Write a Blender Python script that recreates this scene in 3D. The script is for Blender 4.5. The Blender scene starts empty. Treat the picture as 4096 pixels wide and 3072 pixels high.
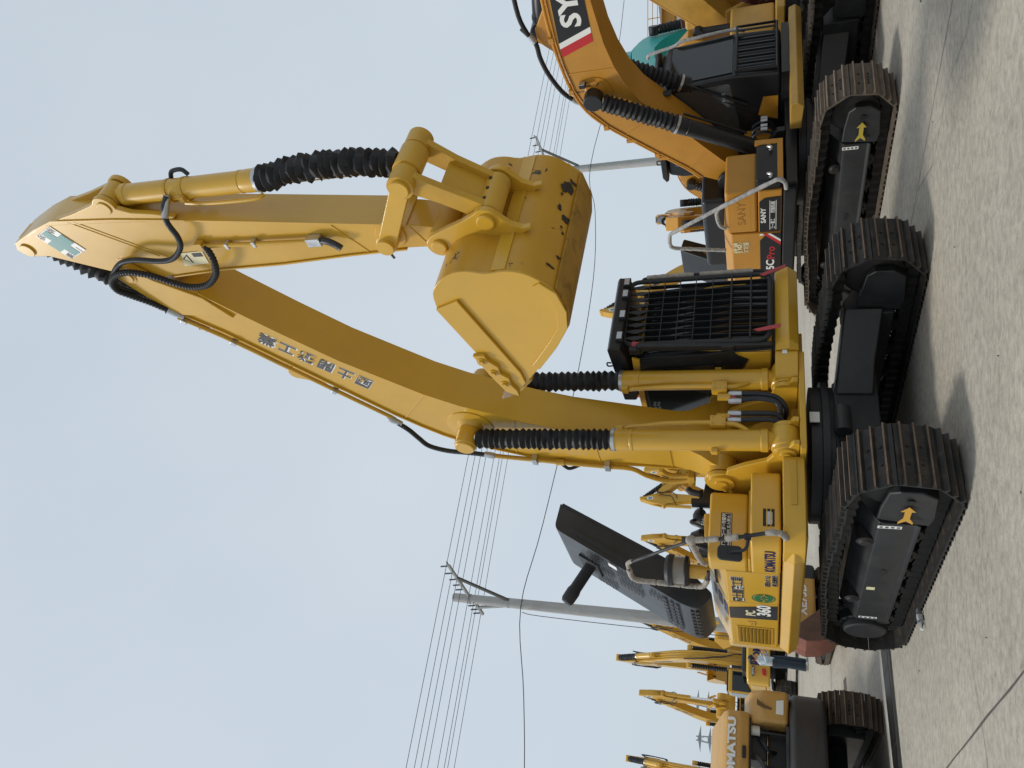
import bpy, bmesh, math, random
from mathutils import Vector, Matrix
R = math.radians
random.seed(7)
scene = bpy.context.scene
COL = scene.collection

# ---------------------------------------------------------------- camera (phone held sideways: world up points to picture left)
F_PX, HORIZON_PX, CAM_H = 740.0, 768.0, 1.55
PITCH = math.atan2(HORIZON_PX - 512.0, F_PX)
cam_data = bpy.data.cameras.new("camera")
cam = bpy.data.objects.new("camera", cam_data)
COL.objects.link(cam)
cam_data.sensor_fit = 'HORIZONTAL'
cam_data.sensor_width = 36.0
cam_data.lens = F_PX / 1024.0 * 36.0
cam_data.clip_start = 0.1
cam_data.clip_end = 3000.0
c_, s_ = math.cos(PITCH), math.sin(PITCH)
fwd, upv, rgt = Vector((0, c_, s_)), Vector((0, -s_, c_)), Vector((1, 0, 0))
m3 = Matrix((-upv, rgt, -fwd)).transposed()
cam.matrix_world = Matrix.Translation((0, 0, CAM_H)) @ m3.to_4x4()
scene.camera = cam

# ---------------------------------------------------------------- world, sun, exposure
SUN_FROM = Vector((-1.0, -0.12, 1.55)).normalized()
sun_el = math.asin(SUN_FROM.z)
sun_az = math.atan2(SUN_FROM.x, SUN_FROM.y)
world = bpy.data.worlds.new("World")
scene.world = world
world.use_nodes = True
wt = world.node_tree
wt.nodes.clear()
wo = wt.nodes.new("ShaderNodeOutputWorld")
wb = wt.nodes.new("ShaderNodeBackground")
sky = wt.nodes.new("ShaderNodeTexSky")
sky.sky_type = 'NISHITA'
sky.sun_disc = False
sky.sun_elevation = sun_el
sky.sun_rotation = sun_az
sky.air_density = 1.0
sky.dust_density = 4.0
sky.ozone_density = 1.5
# thin even overcast in front of the clear sky, with faint large cloud patches
tc = wt.nodes.new("ShaderNodeTexCoord")
nz = wt.nodes.new("ShaderNodeTexNoise")
nz.inputs['Scale'].default_value = 1.6
nz.inputs['Detail'].default_value = 3.0
cr = wt.nodes.new("ShaderNodeValToRGB")
cr.color_ramp.elements[0].position = 0.3
cr.color_ramp.elements[0].color = (5.25, 6.0, 6.7, 1)
cr.color_ramp.elements[1].position = 0.72
cr.color_ramp.elements[1].color = (6.2, 6.85, 7.35, 1)
wm = wt.nodes.new("ShaderNodeMix")
wm.data_type = 'RGBA'
wm.inputs[0].default_value = 0.82
wt.links.new(tc.outputs['Generated'], nz.inputs['Vector'])
wt.links.new(nz.outputs['Fac'], cr.inputs['Fac'])
wt.links.new(sky.outputs['Color'], wm.inputs[6])
wt.links.new(cr.outputs['Color'], wm.inputs[7])
wt.links.new(wm.outputs[2], wb.inputs['Color'])
wb.inputs['Strength'].default_value = 0.115
wt.links.new(wb.outputs[0], wo.inputs[0])

sun_data = bpy.data.lights.new("sun", 'SUN')
sun_data.energy = 2.0
sun_data.angle = R(9)
sun_data.color = (1.0, 0.955, 0.88)
sun = bpy.data.objects.new("sun", sun_data)
COL.objects.link(sun)
sun.rotation_euler = SUN_FROM.to_track_quat('Z', 'Y').to_euler()
sun.location = (0, 0, 30)

vs = scene.view_settings
vs.view_transform = 'Standard'
vs.look = 'None'
vs.exposure = 0.0
vs.gamma = 1.0
vs.use_curve_mapping = False
scene.render.engine = 'CYCLES'

# ---------------------------------------------------------------- materials
MAT = {}
def mat(name, col, rough=0.5, metal=0.0, var=0.12, vscale=3.0, dirt=None, dirt_amt=0.0, dscale=2.0,
        bump=0.0, bscale=40.0, coat=0.0, spec=0.5, stretch=None, rvar=0.12, transmission=0.0, ior=1.45):
    if name in MAT:
        return MAT[name]
    m = bpy.data.materials.new(name)
    m.use_nodes = True
    nt = m.node_tree
    b = nt.nodes['Principled BSDF']
    N = nt.nodes.new; K = nt.links.new
    b.inputs['Roughness'].default_value = rough
    b.inputs['Metallic'].default_value = metal
    b.inputs['Specular IOR Level'].default_value = spec
    b.inputs['Coat Weight'].default_value = coat
    b.inputs['Coat Roughness'].default_value = 0.15
    b.inputs['Transmission Weight'].default_value = transmission
    b.inputs['IOR'].default_value = ior
    tcn = N("ShaderNodeTexCoord")
    vec = tcn.outputs['Object']
    if stretch:
        mp = N("ShaderNodeMapping")
        mp.inputs['Scale'].default_value = stretch
        K(vec, mp.inputs['Vector'])
        vec = mp.outputs['Vector']
    n1 = N("ShaderNodeTexNoise")
    n1.inputs['Scale'].default_value = vscale
    n1.inputs['Detail'].default_value = 5.0
    n1.inputs['Roughness'].default_value = 0.6
    K(vec, n1.inputs['Vector'])
    ramp = N("ShaderNodeValToRGB")
    lo = [max(0.0, c * (1 - var)) for c in col]
    hi = [min(1.0, c * (1 + var)) for c in col]
    ramp.color_ramp.elements[0].color = (*lo, 1)
    ramp.color_ramp.elements[0].position = 0.3
    ramp.color_ramp.elements[1].color = (*hi, 1)
    ramp.color_ramp.elements[1].position = 0.7
    K(n1.outputs['Fac'], ramp.inputs['Fac'])
    out = ramp.outputs['Color']
    if dirt:
        n2 = N("ShaderNodeTexNoise")
        n2.inputs['Scale'].default_value = dscale
        n2.inputs['Detail'].default_value = 8.0
        n2.inputs['Roughness'].default_value = 0.7
        n2.inputs['Distortion'].default_value = 0.6
        K(vec, n2.inputs['Vector'])
        r2 = N("ShaderNodeValToRGB")
        r2.color_ramp.elements[0].position = 0.52
        r2.color_ramp.elements[0].color = (0, 0, 0, 1)
        r2.color_ramp.elements[1].position = 0.78
        r2.color_ramp.elements[1].color = (dirt_amt,) * 3 + (1,)
        K(n2.outputs['Fac'], r2.inputs['Fac'])
        mx = N("ShaderNodeMix")
        mx.data_type = 'RGBA'
        K(r2.outputs['Color'], mx.inputs[0])
        K(out, mx.inputs[6])
        mx.inputs[7].default_value = (*dirt, 1)
        out = mx.outputs[2]
    K(out, b.inputs['Base Color'])
    mr = N("ShaderNodeMapRange")
    mr.inputs['To Min'].default_value = max(0.02, rough - rvar)
    mr.inputs['To Max'].default_value = min(1.0, rough + rvar)
    K(n1.outputs['Fac'], mr.inputs['Value'])
    K(mr.outputs[0], b.inputs['Roughness'])
    if bump:
        n3 = N("ShaderNodeTexNoise")
        n3.inputs['Scale'].default_value = bscale
        n3.inputs['Detail'].default_value = 4.0
        K(vec, n3.inputs['Vector'])
        bp = N("ShaderNodeBump")
        bp.inputs['Strength'].default_value = bump
        bp.inputs['Distance'].default_value = 0.01
        K(n3.outputs['Fac'], bp.inputs['Height'])
        K(bp.outputs[0], b.inputs['Normal'])
    MAT[name] = m
    return m

DUST = (0.30, 0.26, 0.20)
YEL = mat('yellow_paint', (0.60, 0.345, 0.028), 0.36, var=0.05, vscale=1.6, dirt=(0.46, 0.30, 0.07), dirt_amt=0.35, dscale=2.2, bump=0.03, bscale=60, spec=0.5, coat=0.4)
YELW = mat('yellow_paint_worn', (0.56, 0.325, 0.035), 0.42, var=0.07, vscale=2.0, dirt=(0.30, 0.18, 0.06), dirt_amt=0.5, dscale=2.6, bump=0.05, bscale=50)
YELFAR = mat('yellow_paint_faded', (0.60, 0.34, 0.04), 0.45, var=0.08, vscale=1.2, dirt=(0.3, 0.2, 0.08), dirt_amt=0.4, dscale=1.5)
ORG = mat('orange_paint', (0.50, 0.235, 0.026), 0.36, var=0.06, vscale=1.8, dirt=(0.34, 0.18, 0.04), dirt_amt=0.35, bump=0.03, bscale=60, coat=0.1)
TAN = mat('tan_paint', (0.50, 0.28, 0.075), 0.42, var=0.08, vscale=2.0, dirt=(0.16, 0.10, 0.05), dirt_amt=0.4, dscale=3)
TEAL = mat('teal_paint', (0.03, 0.42, 0.40), 0.38, var=0.06)
UNDER = mat('undercarriage_paint', (0.021, 0.022, 0.024), 0.42, var=0.2, vscale=3, dirt=(0.055, 0.05, 0.043), dirt_amt=0.55, dscale=3.5, bump=0.08, bscale=25)
BLK = mat('black_paint', (0.014, 0.015, 0.017), 0.35, var=0.15, dirt=(0.05, 0.05, 0.05), dirt_amt=0.3, dscale=4)
BLKM = mat('black_plastic', (0.022, 0.024, 0.027), 0.55, var=0.15, bump=0.05, bscale=90)
GREYP = mat('dark_grey_paint', (0.030, 0.035, 0.041), 0.36, var=0.1, dirt=(0.10, 0.10, 0.10), dirt_amt=0.25, dscale=2)
CWT = mat('counterweight_grey', (0.045, 0.047, 0.05), 0.5, var=0.2, dirt=(0.075, 0.045, 0.028), dirt_amt=0.9, dscale=1.2, stretch=(0.6, 0.6, 2.0))
RUB = mat('rubber', (0.018, 0.019, 0.022), 0.55, var=0.2, bump=0.15, bscale=30, spec=0.4)
HOSE = mat('hose_rubber', (0.020, 0.024, 0.030), 0.45, var=0.15)
STEEL = mat('track_steel', (0.030, 0.029, 0.027), 0.55, metal=0.25, var=0.35, vscale=6, dirt=(0.15, 0.10, 0.065), dirt_amt=0.75, dscale=5, bump=0.25, bscale=45)
STEELD = mat('track_steel_dusty', (0.11, 0.088, 0.066), 0.7, metal=0.1, var=0.3, vscale=6, dirt=(0.20, 0.155, 0.11), dirt_amt=0.8, dscale=4, bump=0.25, bscale=45)
CHAIN = mat('chain_steel', (0.022, 0.021, 0.020), 0.55, metal=0.2, var=0.3, vscale=8, bump=0.2, bscale=30)
CHROME = mat('chrome', (0.75, 0.76, 0.78), 0.12, metal=1.0, var=0.03)
ZINC = mat('zinc', (0.48, 0.49, 0.50), 0.35, metal=0.8, var=0.15, vscale=12)
WHT = mat('white_print', (0.78, 0.78, 0.76), 0.45, var=0.03)
NAVY = mat('navy_print', (0.012, 0.014, 0.09), 0.45, var=0.05)
BLUEP = mat('blue_decal', (0.10, 0.115, 0.26), 0.45, var=0.05)
INK = mat('black_print_and_shade', (0.012, 0.012, 0.014), 0.45, var=0.05)
GREYINK = mat('grey_print', (0.075, 0.078, 0.085), 0.45, var=0.05)
GREEN = mat('green_print', (0.006, 0.15, 0.07), 0.45, var=0.05)
TEALP = mat('teal_print', (0.035, 0.22, 0.23), 0.45, var=0.05)
REDP = mat('red_print', (0.50, 0.02, 0.025), 0.45, var=0.05)
ARROW = mat('arrow_decal', (0.60, 0.33, 0.05), 0.5, var=0.06)
CREAM = mat('cream_print', (0.72, 0.66, 0.42), 0.5, var=0.05)
RIBBON = mat('red_ribbon', (0.40, 0.055, 0.06), 0.6, var=0.15)
FLEECE = mat('pipe_wrap', (0.36, 0.33, 0.29), 0.9, var=0.25, vscale=18, bump=0.6, bscale=70, dirt=(0.2, 0.18, 0.15), dirt_amt=0.5, dscale=9)
GLASSD = mat('tinted_glass', (0.012, 0.015, 0.017), 0.06, var=0.0, rvar=0.0, spec=0.6)
LENS = mat('lamp_lens', (0.42, 0.43, 0.44), 0.15, metal=0.6, var=0.1, vscale=30)
RUST = mat('rusty_bucket', (0.12, 0.065, 0.045), 0.65, var=0.3, vscale=3, dirt=(0.045, 0.035, 0.03), dirt_amt=0.8, dscale=1.8, bump=0.3, bscale=18)
RUSTR = mat('red_rust', (0.24, 0.085, 0.055), 0.7, var=0.25, vscale=3, dirt=(0.1, 0.06, 0.04), dirt_amt=0.8, dscale=2.5)
CHIP = mat('bare_steel_chip', (0.032, 0.022, 0.017), 0.6, var=0.3, vscale=15)
POLE = mat('pole_concrete', (0.42, 0.42, 0.41), 0.75, var=0.12, vscale=4, dirt=(0.25, 0.24, 0.23), dirt_amt=0.6, dscale=3, bump=0.2, bscale=30, stretch=(1, 1, 0.25))
GALV = mat('galvanised', (0.34, 0.35, 0.34), 0.5, metal=0.4, var=0.15, vscale=6)
DARKST = mat('dark_angle_steel', (0.10, 0.10, 0.09), 0.6, metal=0.3, var=0.15, vscale=6)
GROUS = mat('grouser_rust', (0.13, 0.085, 0.055), 0.6, metal=0.1, var=0.4, vscale=7, dirt=(0.05, 0.04, 0.032), dirt_amt=0.7, dscale=6, bump=0.2, bscale=40)
GROUSD = mat('grouser_dusty', (0.24, 0.175, 0.125), 0.7, var=0.3, vscale=7, dirt=(0.12, 0.09, 0.06), dirt_amt=0.7, dscale=6)
WIRE = mat('wire', (0.05, 0.05, 0.055), 0.5)

# ---------------------------------------------------------------- mesh helpers
class MB:
    """collects faces; build() links them as one mesh object"""
    def __init__(self):
        self.v = []; self.f = []; self.mi = []; self.cur = 0
    def add(self, vs, fs):
        o = len(self.v)
        self.v += [tuple(p) for p in vs]
        for f in fs:
            self.f.append(tuple(i + o for i in f)); self.mi.append(self.cur)
        return self
    def slot(self, i):
        self.cur = i; return self
    def box(self, c, s, M=None):
        x, y, z = (d / 2 for d in s)
        vs = [Vector((i, j, k)) for i in (-x, x) for j in (-y, y) for k in (-z, z)]
        if M is not None: vs = [M @ p for p in vs]
        vs = [p + Vector(c) for p in vs]
        return self.add(vs, [(0, 1, 3, 2), (4, 6, 7, 5), (0, 4, 5, 1), (2, 3, 7, 6), (0, 2, 6, 4), (1, 5, 7, 3)])
    def bb(self, a, b):
        return self.box([(p + q) / 2 for p, q in zip(a, b)], [abs(q - p) for p, q in zip(a, b)])
    def beam(self, p0, p1, w, h, up=(0, 0, 1)):
        p0, p1 = Vector(p0), Vector(p1)
        d = (p1 - p0); L = d.length; d.normalize()
        u = Vector(up); s = d.cross(u)
        if s.length < 1e-4: s = d.cross(Vector((1, 0, 0)))
        s.normalize(); u = s.cross(d)
        M = Matrix((d, s, u)).transposed()
        return self.box((p0 + p1) / 2, (L, w, h), M)
    def prism(self, prof, a, b, axis='Y'):
        """prof: polygon; extruded from a to b along axis. Y: prof=(x,z); X: prof=(y,z); Z: prof=(x,y). a,b may be numbers or lists per vertex"""
        n = len(prof)
        def P(p, i, t):
            t = t[i] if isinstance(t, (list, tuple)) else t
            if axis == 'Y': return (p[0], t, p[1])
            if axis == 'X': return (t, p[0], p[1])
            return (p[0], p[1], t)
        ar = sum(prof[i][0] * prof[(i + 1) % n][1] - prof[(i + 1) % n][0] * prof[i][1] for i in range(n))
        vs = [P(p, i, a) for i, p in enumerate(prof)] + [P(p, i, b) for i, p in enumerate(prof)]
        fs = [tuple(range(n)), tuple(range(2 * n - 1, n - 1, -1))] + [(i, i + n, (i + 1) % n + n, (i + 1) % n) for i in range(n)]
        aa = a[0] if isinstance(a, (list, tuple)) else a
        bb_ = b[0] if isinstance(b, (list, tuple)) else b
        flip = (ar > 0) == (bb_ > aa)
        if axis == 'Y': flip = not flip
        if flip:
            fs = [tuple(reversed(f)) for f in fs]
            fs = fs
        else:
            pass
        fs = [tuple(reversed(f)) for f in fs]
        return self.add(vs, fs)
    def rings(self, rings, close=True, cap=True):
        n = len(rings[0]); vs = [p for r in rings for p in r]; fs = []
        for i in range(len(rings) - 1):
            for j in range(n if close else n - 1):
                k = (j + 1) % n
                fs.append((i * n + j, i * n + k, (i + 1) * n + k, (i + 1) * n + j))
        if cap:
            fs.append(tuple(reversed(range(n))))
            fs.append(tuple((len(rings) - 1) * n + j for j in range(n)))
        return self.add(vs, fs)
    def cyl(self, p0, p1, r0, r1=None, n=20, cap=True):
        return self.turn(p0, p1, [(0, r0), (1, r0 if r1 is None else r1)], n, cap, rel=True)
    def turn(self, p0, p1, prof, n=20, cap=True, rel=True, wob=0.0, seed=0):
        """surface of revolution about p0->p1; prof [(t, r)], t 0..1 if rel else metres"""
        p0, p1 = Vector(p0), Vector(p1)
        d = p1 - p0; L = d.length; d.normalize()
        s = d.cross(Vector((0, 0, 1)))
        if s.length < 1e-3: s = d.cross(Vector((0, 1, 0)))
        s.normalize(); u = s.cross(d)
        rnd = random.Random(seed)
        rs = []
        for t, r in prof:
            c = p0 + d * (t * L if rel else t)
            ring = []
            ph = rnd.random() * 6.28
            for j in range(n):
                a = 2 * math.pi * j / n
                rr = r * (1 + wob * (0.6 * math.sin(2 * a + ph) + 0.4 * math.sin(5 * a + 2 * ph) + 0.3 * (rnd.random() - 0.5)))
                ring.append(c + (s * math.cos(a) + u * math.sin(a)) * rr + d * (wob * r * 0.5 * math.sin(3 * a + ph)))
            rs.append(ring)
        return self.rings(rs, cap=cap)
    def tube(self, pts, r, n=10, smooth=0, cap=True, rib=0.0, ribp=0.0):
        P = [Vector(p) for p in pts]
        if smooth: P = spline(P, smooth)
        if rib:
            Q = resample(P, ribp / 2); P = Q
        rs = []
        T0 = (P[1] - P[0]).normalized()
        s = T0.cross(Vector((0.13, 0.21, 1.0)))
        if s.length < 1e-3: s = T0.cross(Vector((1, 0, 0)))
        s.normalize()
        for i, p in enumerate(P):
            T = (P[min(i + 1, len(P) - 1)] - P[max(i - 1, 0)]).normalized()
            s = (s - T * s.dot(T)).normalized()
            u = T.cross(s)
            rr = r * (1 - rib * (i % 2)) if not callable(r) else r(i / (len(P) - 1))
            rs.append([p + (s * math.cos(2 * math.pi * j / n) + u * math.sin(2 * math.pi * j / n)) * rr for j in range(n)])
        return self.rings(rs, cap=cap)
    def ball(self, c, r, n=14, m=8, sz=(1, 1, 1)):
        c = Vector(c); rs = []
        for i in range(1, m):
            a = math.pi * i / m
            rs.append([c + Vector((r * sz[0] * math.sin(a) * math.cos(2 * math.pi * j / n), r * sz[1] * math.sin(a) * math.sin(2 * math.pi * j / n), -r * sz[2] * math.cos(a))) for j in range(n)])
        return self.rings(rs)
    def build(self, name, material, parent=None, bevel=0.0, seg=2, smooth=30, kind=None, loc=None):
        me = bpy.data.meshes.new(name)
        me.from_pydata([tuple(p) for p in self.v], [], self.f)
        mats = material if isinstance(material, (list, tuple)) else [material]
        for m in mats: me.materials.append(m)
        if len(mats) > 1:
            me.polygons.foreach_set('material_index', self.mi)
        bm = bmesh.new(); bm.from_mesh(me)
        bmesh.ops.recalc_face_normals(bm, faces=bm.faces)
        bm.to_mesh(me); bm.free()
        me.polygons.foreach_set('use_smooth', [True] * len(me.polygons))
        me.set_sharp_from_angle(angle=R(smooth))
        me.update()
        o = bpy.data.objects.new(name, me)
        COL.objects.link(o)
        if parent is not None: o.parent = parent
        if loc is not None: o.location = loc
        if bevel:
            b = o.modifiers.new('bevel', 'BEVEL')
            b.width = bevel; b.segments = seg; b.limit_method = 'ANGLE'; b.angle_limit = R(30)
            b.harden_normals = True
        if kind: o['kind'] = kind
        return o

def spline(P, k):
    out = []
    n = len(P)
    for i in range(n - 1):
        p0 = P[max(i - 1, 0)]; p1 = P[i]; p2 = P[i + 1]; p3 = P[min(i + 2, n - 1)]
        for j in range(k):
            t = j / k
            out.append(0.5 * ((2 * p1) + (p2 - p0) * t + (2 * p0 - 5 * p1 + 4 * p2 - p3) * t * t + (3 * p1 - p0 - 3 * p2 + p3) * t ** 3))
    out.append(P[-1])
    return out
def resample(P, step):
    L = [0.0]
    for i in range(1, len(P)): L.append(L[-1] + (P[i] - P[i - 1]).length)
    n = max(2, int(L[-1] / step)); out = []; k = 0
    for i in range(n + 1):
        s = L[-1] * i / n
        while k < len(L) - 2 and L[k + 1] < s: k += 1
        t = (s - L[k]) / max(1e-9, L[k + 1] - L[k])
        out.append(P[k].lerp(P[k + 1], min(1, t)))
    return out
def fillet(poly, r, k=4):
    """round the corners of a closed polygon; r a number or list per corner"""
    n = len(poly); out = []
    for i in range(n):
        p = Vector(poly[i]); a = Vector(poly[i - 1]); b = Vector(poly[(i + 1) % n])
        rr = r[i] if isinstance(r, (list, tuple)) else r
        if rr <= 0: out.append(tuple(p)); continue
        u = (a - p); v = (b - p)
        q = min(rr, u.length * 0.48, v.length * 0.48)
        A = p + u.normalized() * q; B = p + v.normalized() * q
        for j in range(k + 1):
            t = j / k
            out.append(tuple((1 - t) ** 2 * A + 2 * t * (1 - t) * p + t * t * B))
    return out
def circ(c, r, n=16, a0=0.0, a1=360.0):
    m = n if a1 - a0 >= 360 else n + 1
    return [(c[0] + r * math.cos(R(a0 + (a1 - a0) * i / n)), c[1] + r * math.sin(R(a0 + (a1 - a0) * i / n))) for i in range(m)]

def thing(name, label, cat, loc=(0, 0, 0), rz=0.0, group=None):
    o = bpy.data.objects.new(name, None)
    o.empty_display_size = 0.3
    COL.objects.link(o)
    o.location = loc; o.rotation_euler = (0, 0, rz)
    return tag(o, label, cat, group)
def tag(o, label, cat, group=None):
    o['label'] = label; o['category'] = cat
    if group: o['group'] = group
    return o
def structure(o):
    o['kind'] = 'structure'; return o

def text(name, s, material, parent, origin, xdir, ydir, size, depth=0.003, sx=1.0, align='CENTER', bold=0.0, spacing=1.0, shear=0.0, curve=None, width=None):
    """flat lettering: origin = centre of the line, xdir reading direction, ydir up"""
    cu = bpy.data.curves.new(name, 'FONT')
    cu.body = s; cu.size = 1.0
    cu.align_x = align; cu.align_y = 'CENTER'
    cu.space_character = spacing
    cu.offset = bold
    cu.shear = shear
    cu.resolution_u = 3
    cu.extrude = 0.5
    tmp = bpy.data.objects.new(name, cu)
    COL.objects.link(tmp)
    dg = bpy.context.evaluated_depsgraph_get()
    me = bpy.data.meshes.new_from_object(tmp.evaluated_get(dg))
    bpy.data.objects.remove(tmp); bpy.data.curves.remove(cu)
    me.name = name
    X = Vector(xdir).normalized(); Y = Vector(ydir); Y = (Y - X * Y.dot(X)).normalized(); Zd = X.cross(Y)
    O = Vector(origin)
    if width:
        xs = [v.co.x for v in me.vertices]
        w0 = max(xs) - min(xs); mid0 = (max(xs) + min(xs)) / 2
        for v in me.vertices: v.co.x -= mid0
        sx = width / (w0 * size)
    for v in me.vertices:
        p = v.co
        q = O + X * (p.x * size * sx) + Y * (p.y * size) + Zd * (p.z * depth)
        if curve: q = curve(q)
        v.co = q
    me.materials.clear(); me.materials.append(material)
    o = bpy.data.objects.new(name, me)
    COL.objects.link(o)
    if parent is not None: o.parent = parent
    return o
# ---------------------------------------------------------------- shared excavator pieces
def machine(label, C, a_deg, group=None, z=0.0, name='excavator'):
    return thing(name, label, 'excavator', (C[0], C[1], z), R(a_deg) - math.pi / 2, group)

def track_path(xf, xr, zc, r, n, sag=0.0):
    """n points (x,z), tangent, along the closed loop of a track, equal spacing"""
    L = xf - xr
    tot = 2 * L + 2 * math.pi * r
    out = []
    for i in range(n):
        s = tot * i / n
        if s < L:
            x = xf - s; out.append(((x, zc - r), (-1, 0)))
        elif s < L + math.pi * r:
            a = (s - L) / r
            out.append(((xr - r * math.sin(a), zc - r * math.cos(a)), (-math.cos(a), math.sin(a))))
        elif s < 2 * L + math.pi * r:
            q = s - L - math.pi * r
            dz = -sag * math.sin(math.pi * q / L) ** 2
            out.append(((xr + q, zc + r + dz), (1, 0)))
        else:
            a = (s - 2 * L - math.pi * r) / r
            out.append(((xf + r * math.sin(a), zc + r * math.cos(a)), (math.cos(a), -math.sin(a))))
    return out, tot / n

_shoe = {}
def shoe_mesh(w, pitch, material):
    key = (round(w, 3), round(pitch, 3), material.name)
    if key in _shoe: return _shoe[key]
    h = pitch * 0.5
    g = 0.052
    prof = [(-h * 0.96, 0), (-h * 0.96, 0.012), (-h * 0.80, 0.014), (-h * 0.75, g), (-h * 0.65, g), (-h * 0.56, 0.014),
            (-0.10 * h, 0.014), (-0.03 * h, g), (0.07 * h, g), (0.14 * h, 0.014), (0.62 * h, 0.014), (0.69 * h, g), (0.79 * h, g),
            (0.88 * h, 0.014), (1.10 * h, 0.010), (1.10 * h, -0.006), (0.9 * h, 0)]
    mb = MB().prism(prof, -w / 2, w / 2)
    tops = []
    for f in range(len(mb.f)):
        zs = [mb.v[i][2] for i in mb.f[f]]
        if len(mb.f[f]) == 4 and min(zs) > 0.9 * g: mb.mi[f] = 3
    mb.slot(1)
    for y in (-0.09, 0.09):                         # bolt heads; mud slots follow as black inserts painting their shade
        for x in (-0.33 * h, 0.38 * h):
            mb.cyl((x, y * 0.95, 0.010), (x, y * 0.95, 0.026), 0.014, n=6)
    mb.slot(2)
    for y in (-0.028, 0.028):
        mb.box((0.38 * h, y, 0.0145), (0.028, 0.045, 0.003))
    o = mb.build('track_shoe', [material, CHAIN, INK, GROUS if material is STEEL else GROUSD], None)
    me = o.data
    bpy.data.objects.remove(o)
    _shoe[key] = me
    return me

def make_track(root, yc, side, xf, xr, zc, r, w, n, material, sag=0.03, full=True):
    """side: +1 if the outer face looks to +Y"""
    pts, pitch = track_path(xf, xr, zc, r, n, sag)
    # chain: one closed ribbed loop inside the shoes
    chp, _ = track_path(xf, xr, zc, r - 0.012, n * 4, sag)
    rs = []
    for i, ((x, z), (tx, tz)) in enumerate(chp):
        nx, nz_ = -tz, tx
        d = 0.125 if i % 2 == 0 else 0.105
        hw = 0.10 if i % 2 == 0 else 0.085
        # outward normal for this travel direction is (tz,-tx) rotated: choose the one pointing away from the loop centre
        nx, nz_ = tz, -tx
        if nz_ * (z - zc) + nx * (x - max(min(x, xf), xr)) < 0: nx, nz_ = -nx, -nz_
        rs.append([(x, yc - hw, z), (x, yc + hw, z), (x - nx * d, yc + hw, z - nz_ * d), (x - nx * d, yc - hw, z - nz_ * d)])
    rs.append(rs[0])
    tr = MB().rings(rs, cap=False).build('track', CHAIN, root, smooth=20)
    me = shoe_mesh(w, pitch, material)
    for i, ((x, z), (tx, tz)) in enumerate(pts):
        nx, nz_ = tz, -tx
        if nz_ * (z - zc) + nx * (x - max(min(x, xf), xr)) < 0: nx, nz_ = -nx, -nz_
        o = bpy.data.objects.new('track_shoe', me)
        COL.objects.link(o); o.parent = tr
        X = Vector((tx, 0, tz)); Nn = Vector((nx, 0, nz_)); Yv = Nn.cross(X)
        M = Matrix((X, Yv, Nn)).transposed().to_4x4()
        M.translation = Vector((x, yc, z))
        o.matrix_local = M
    return tr

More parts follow.
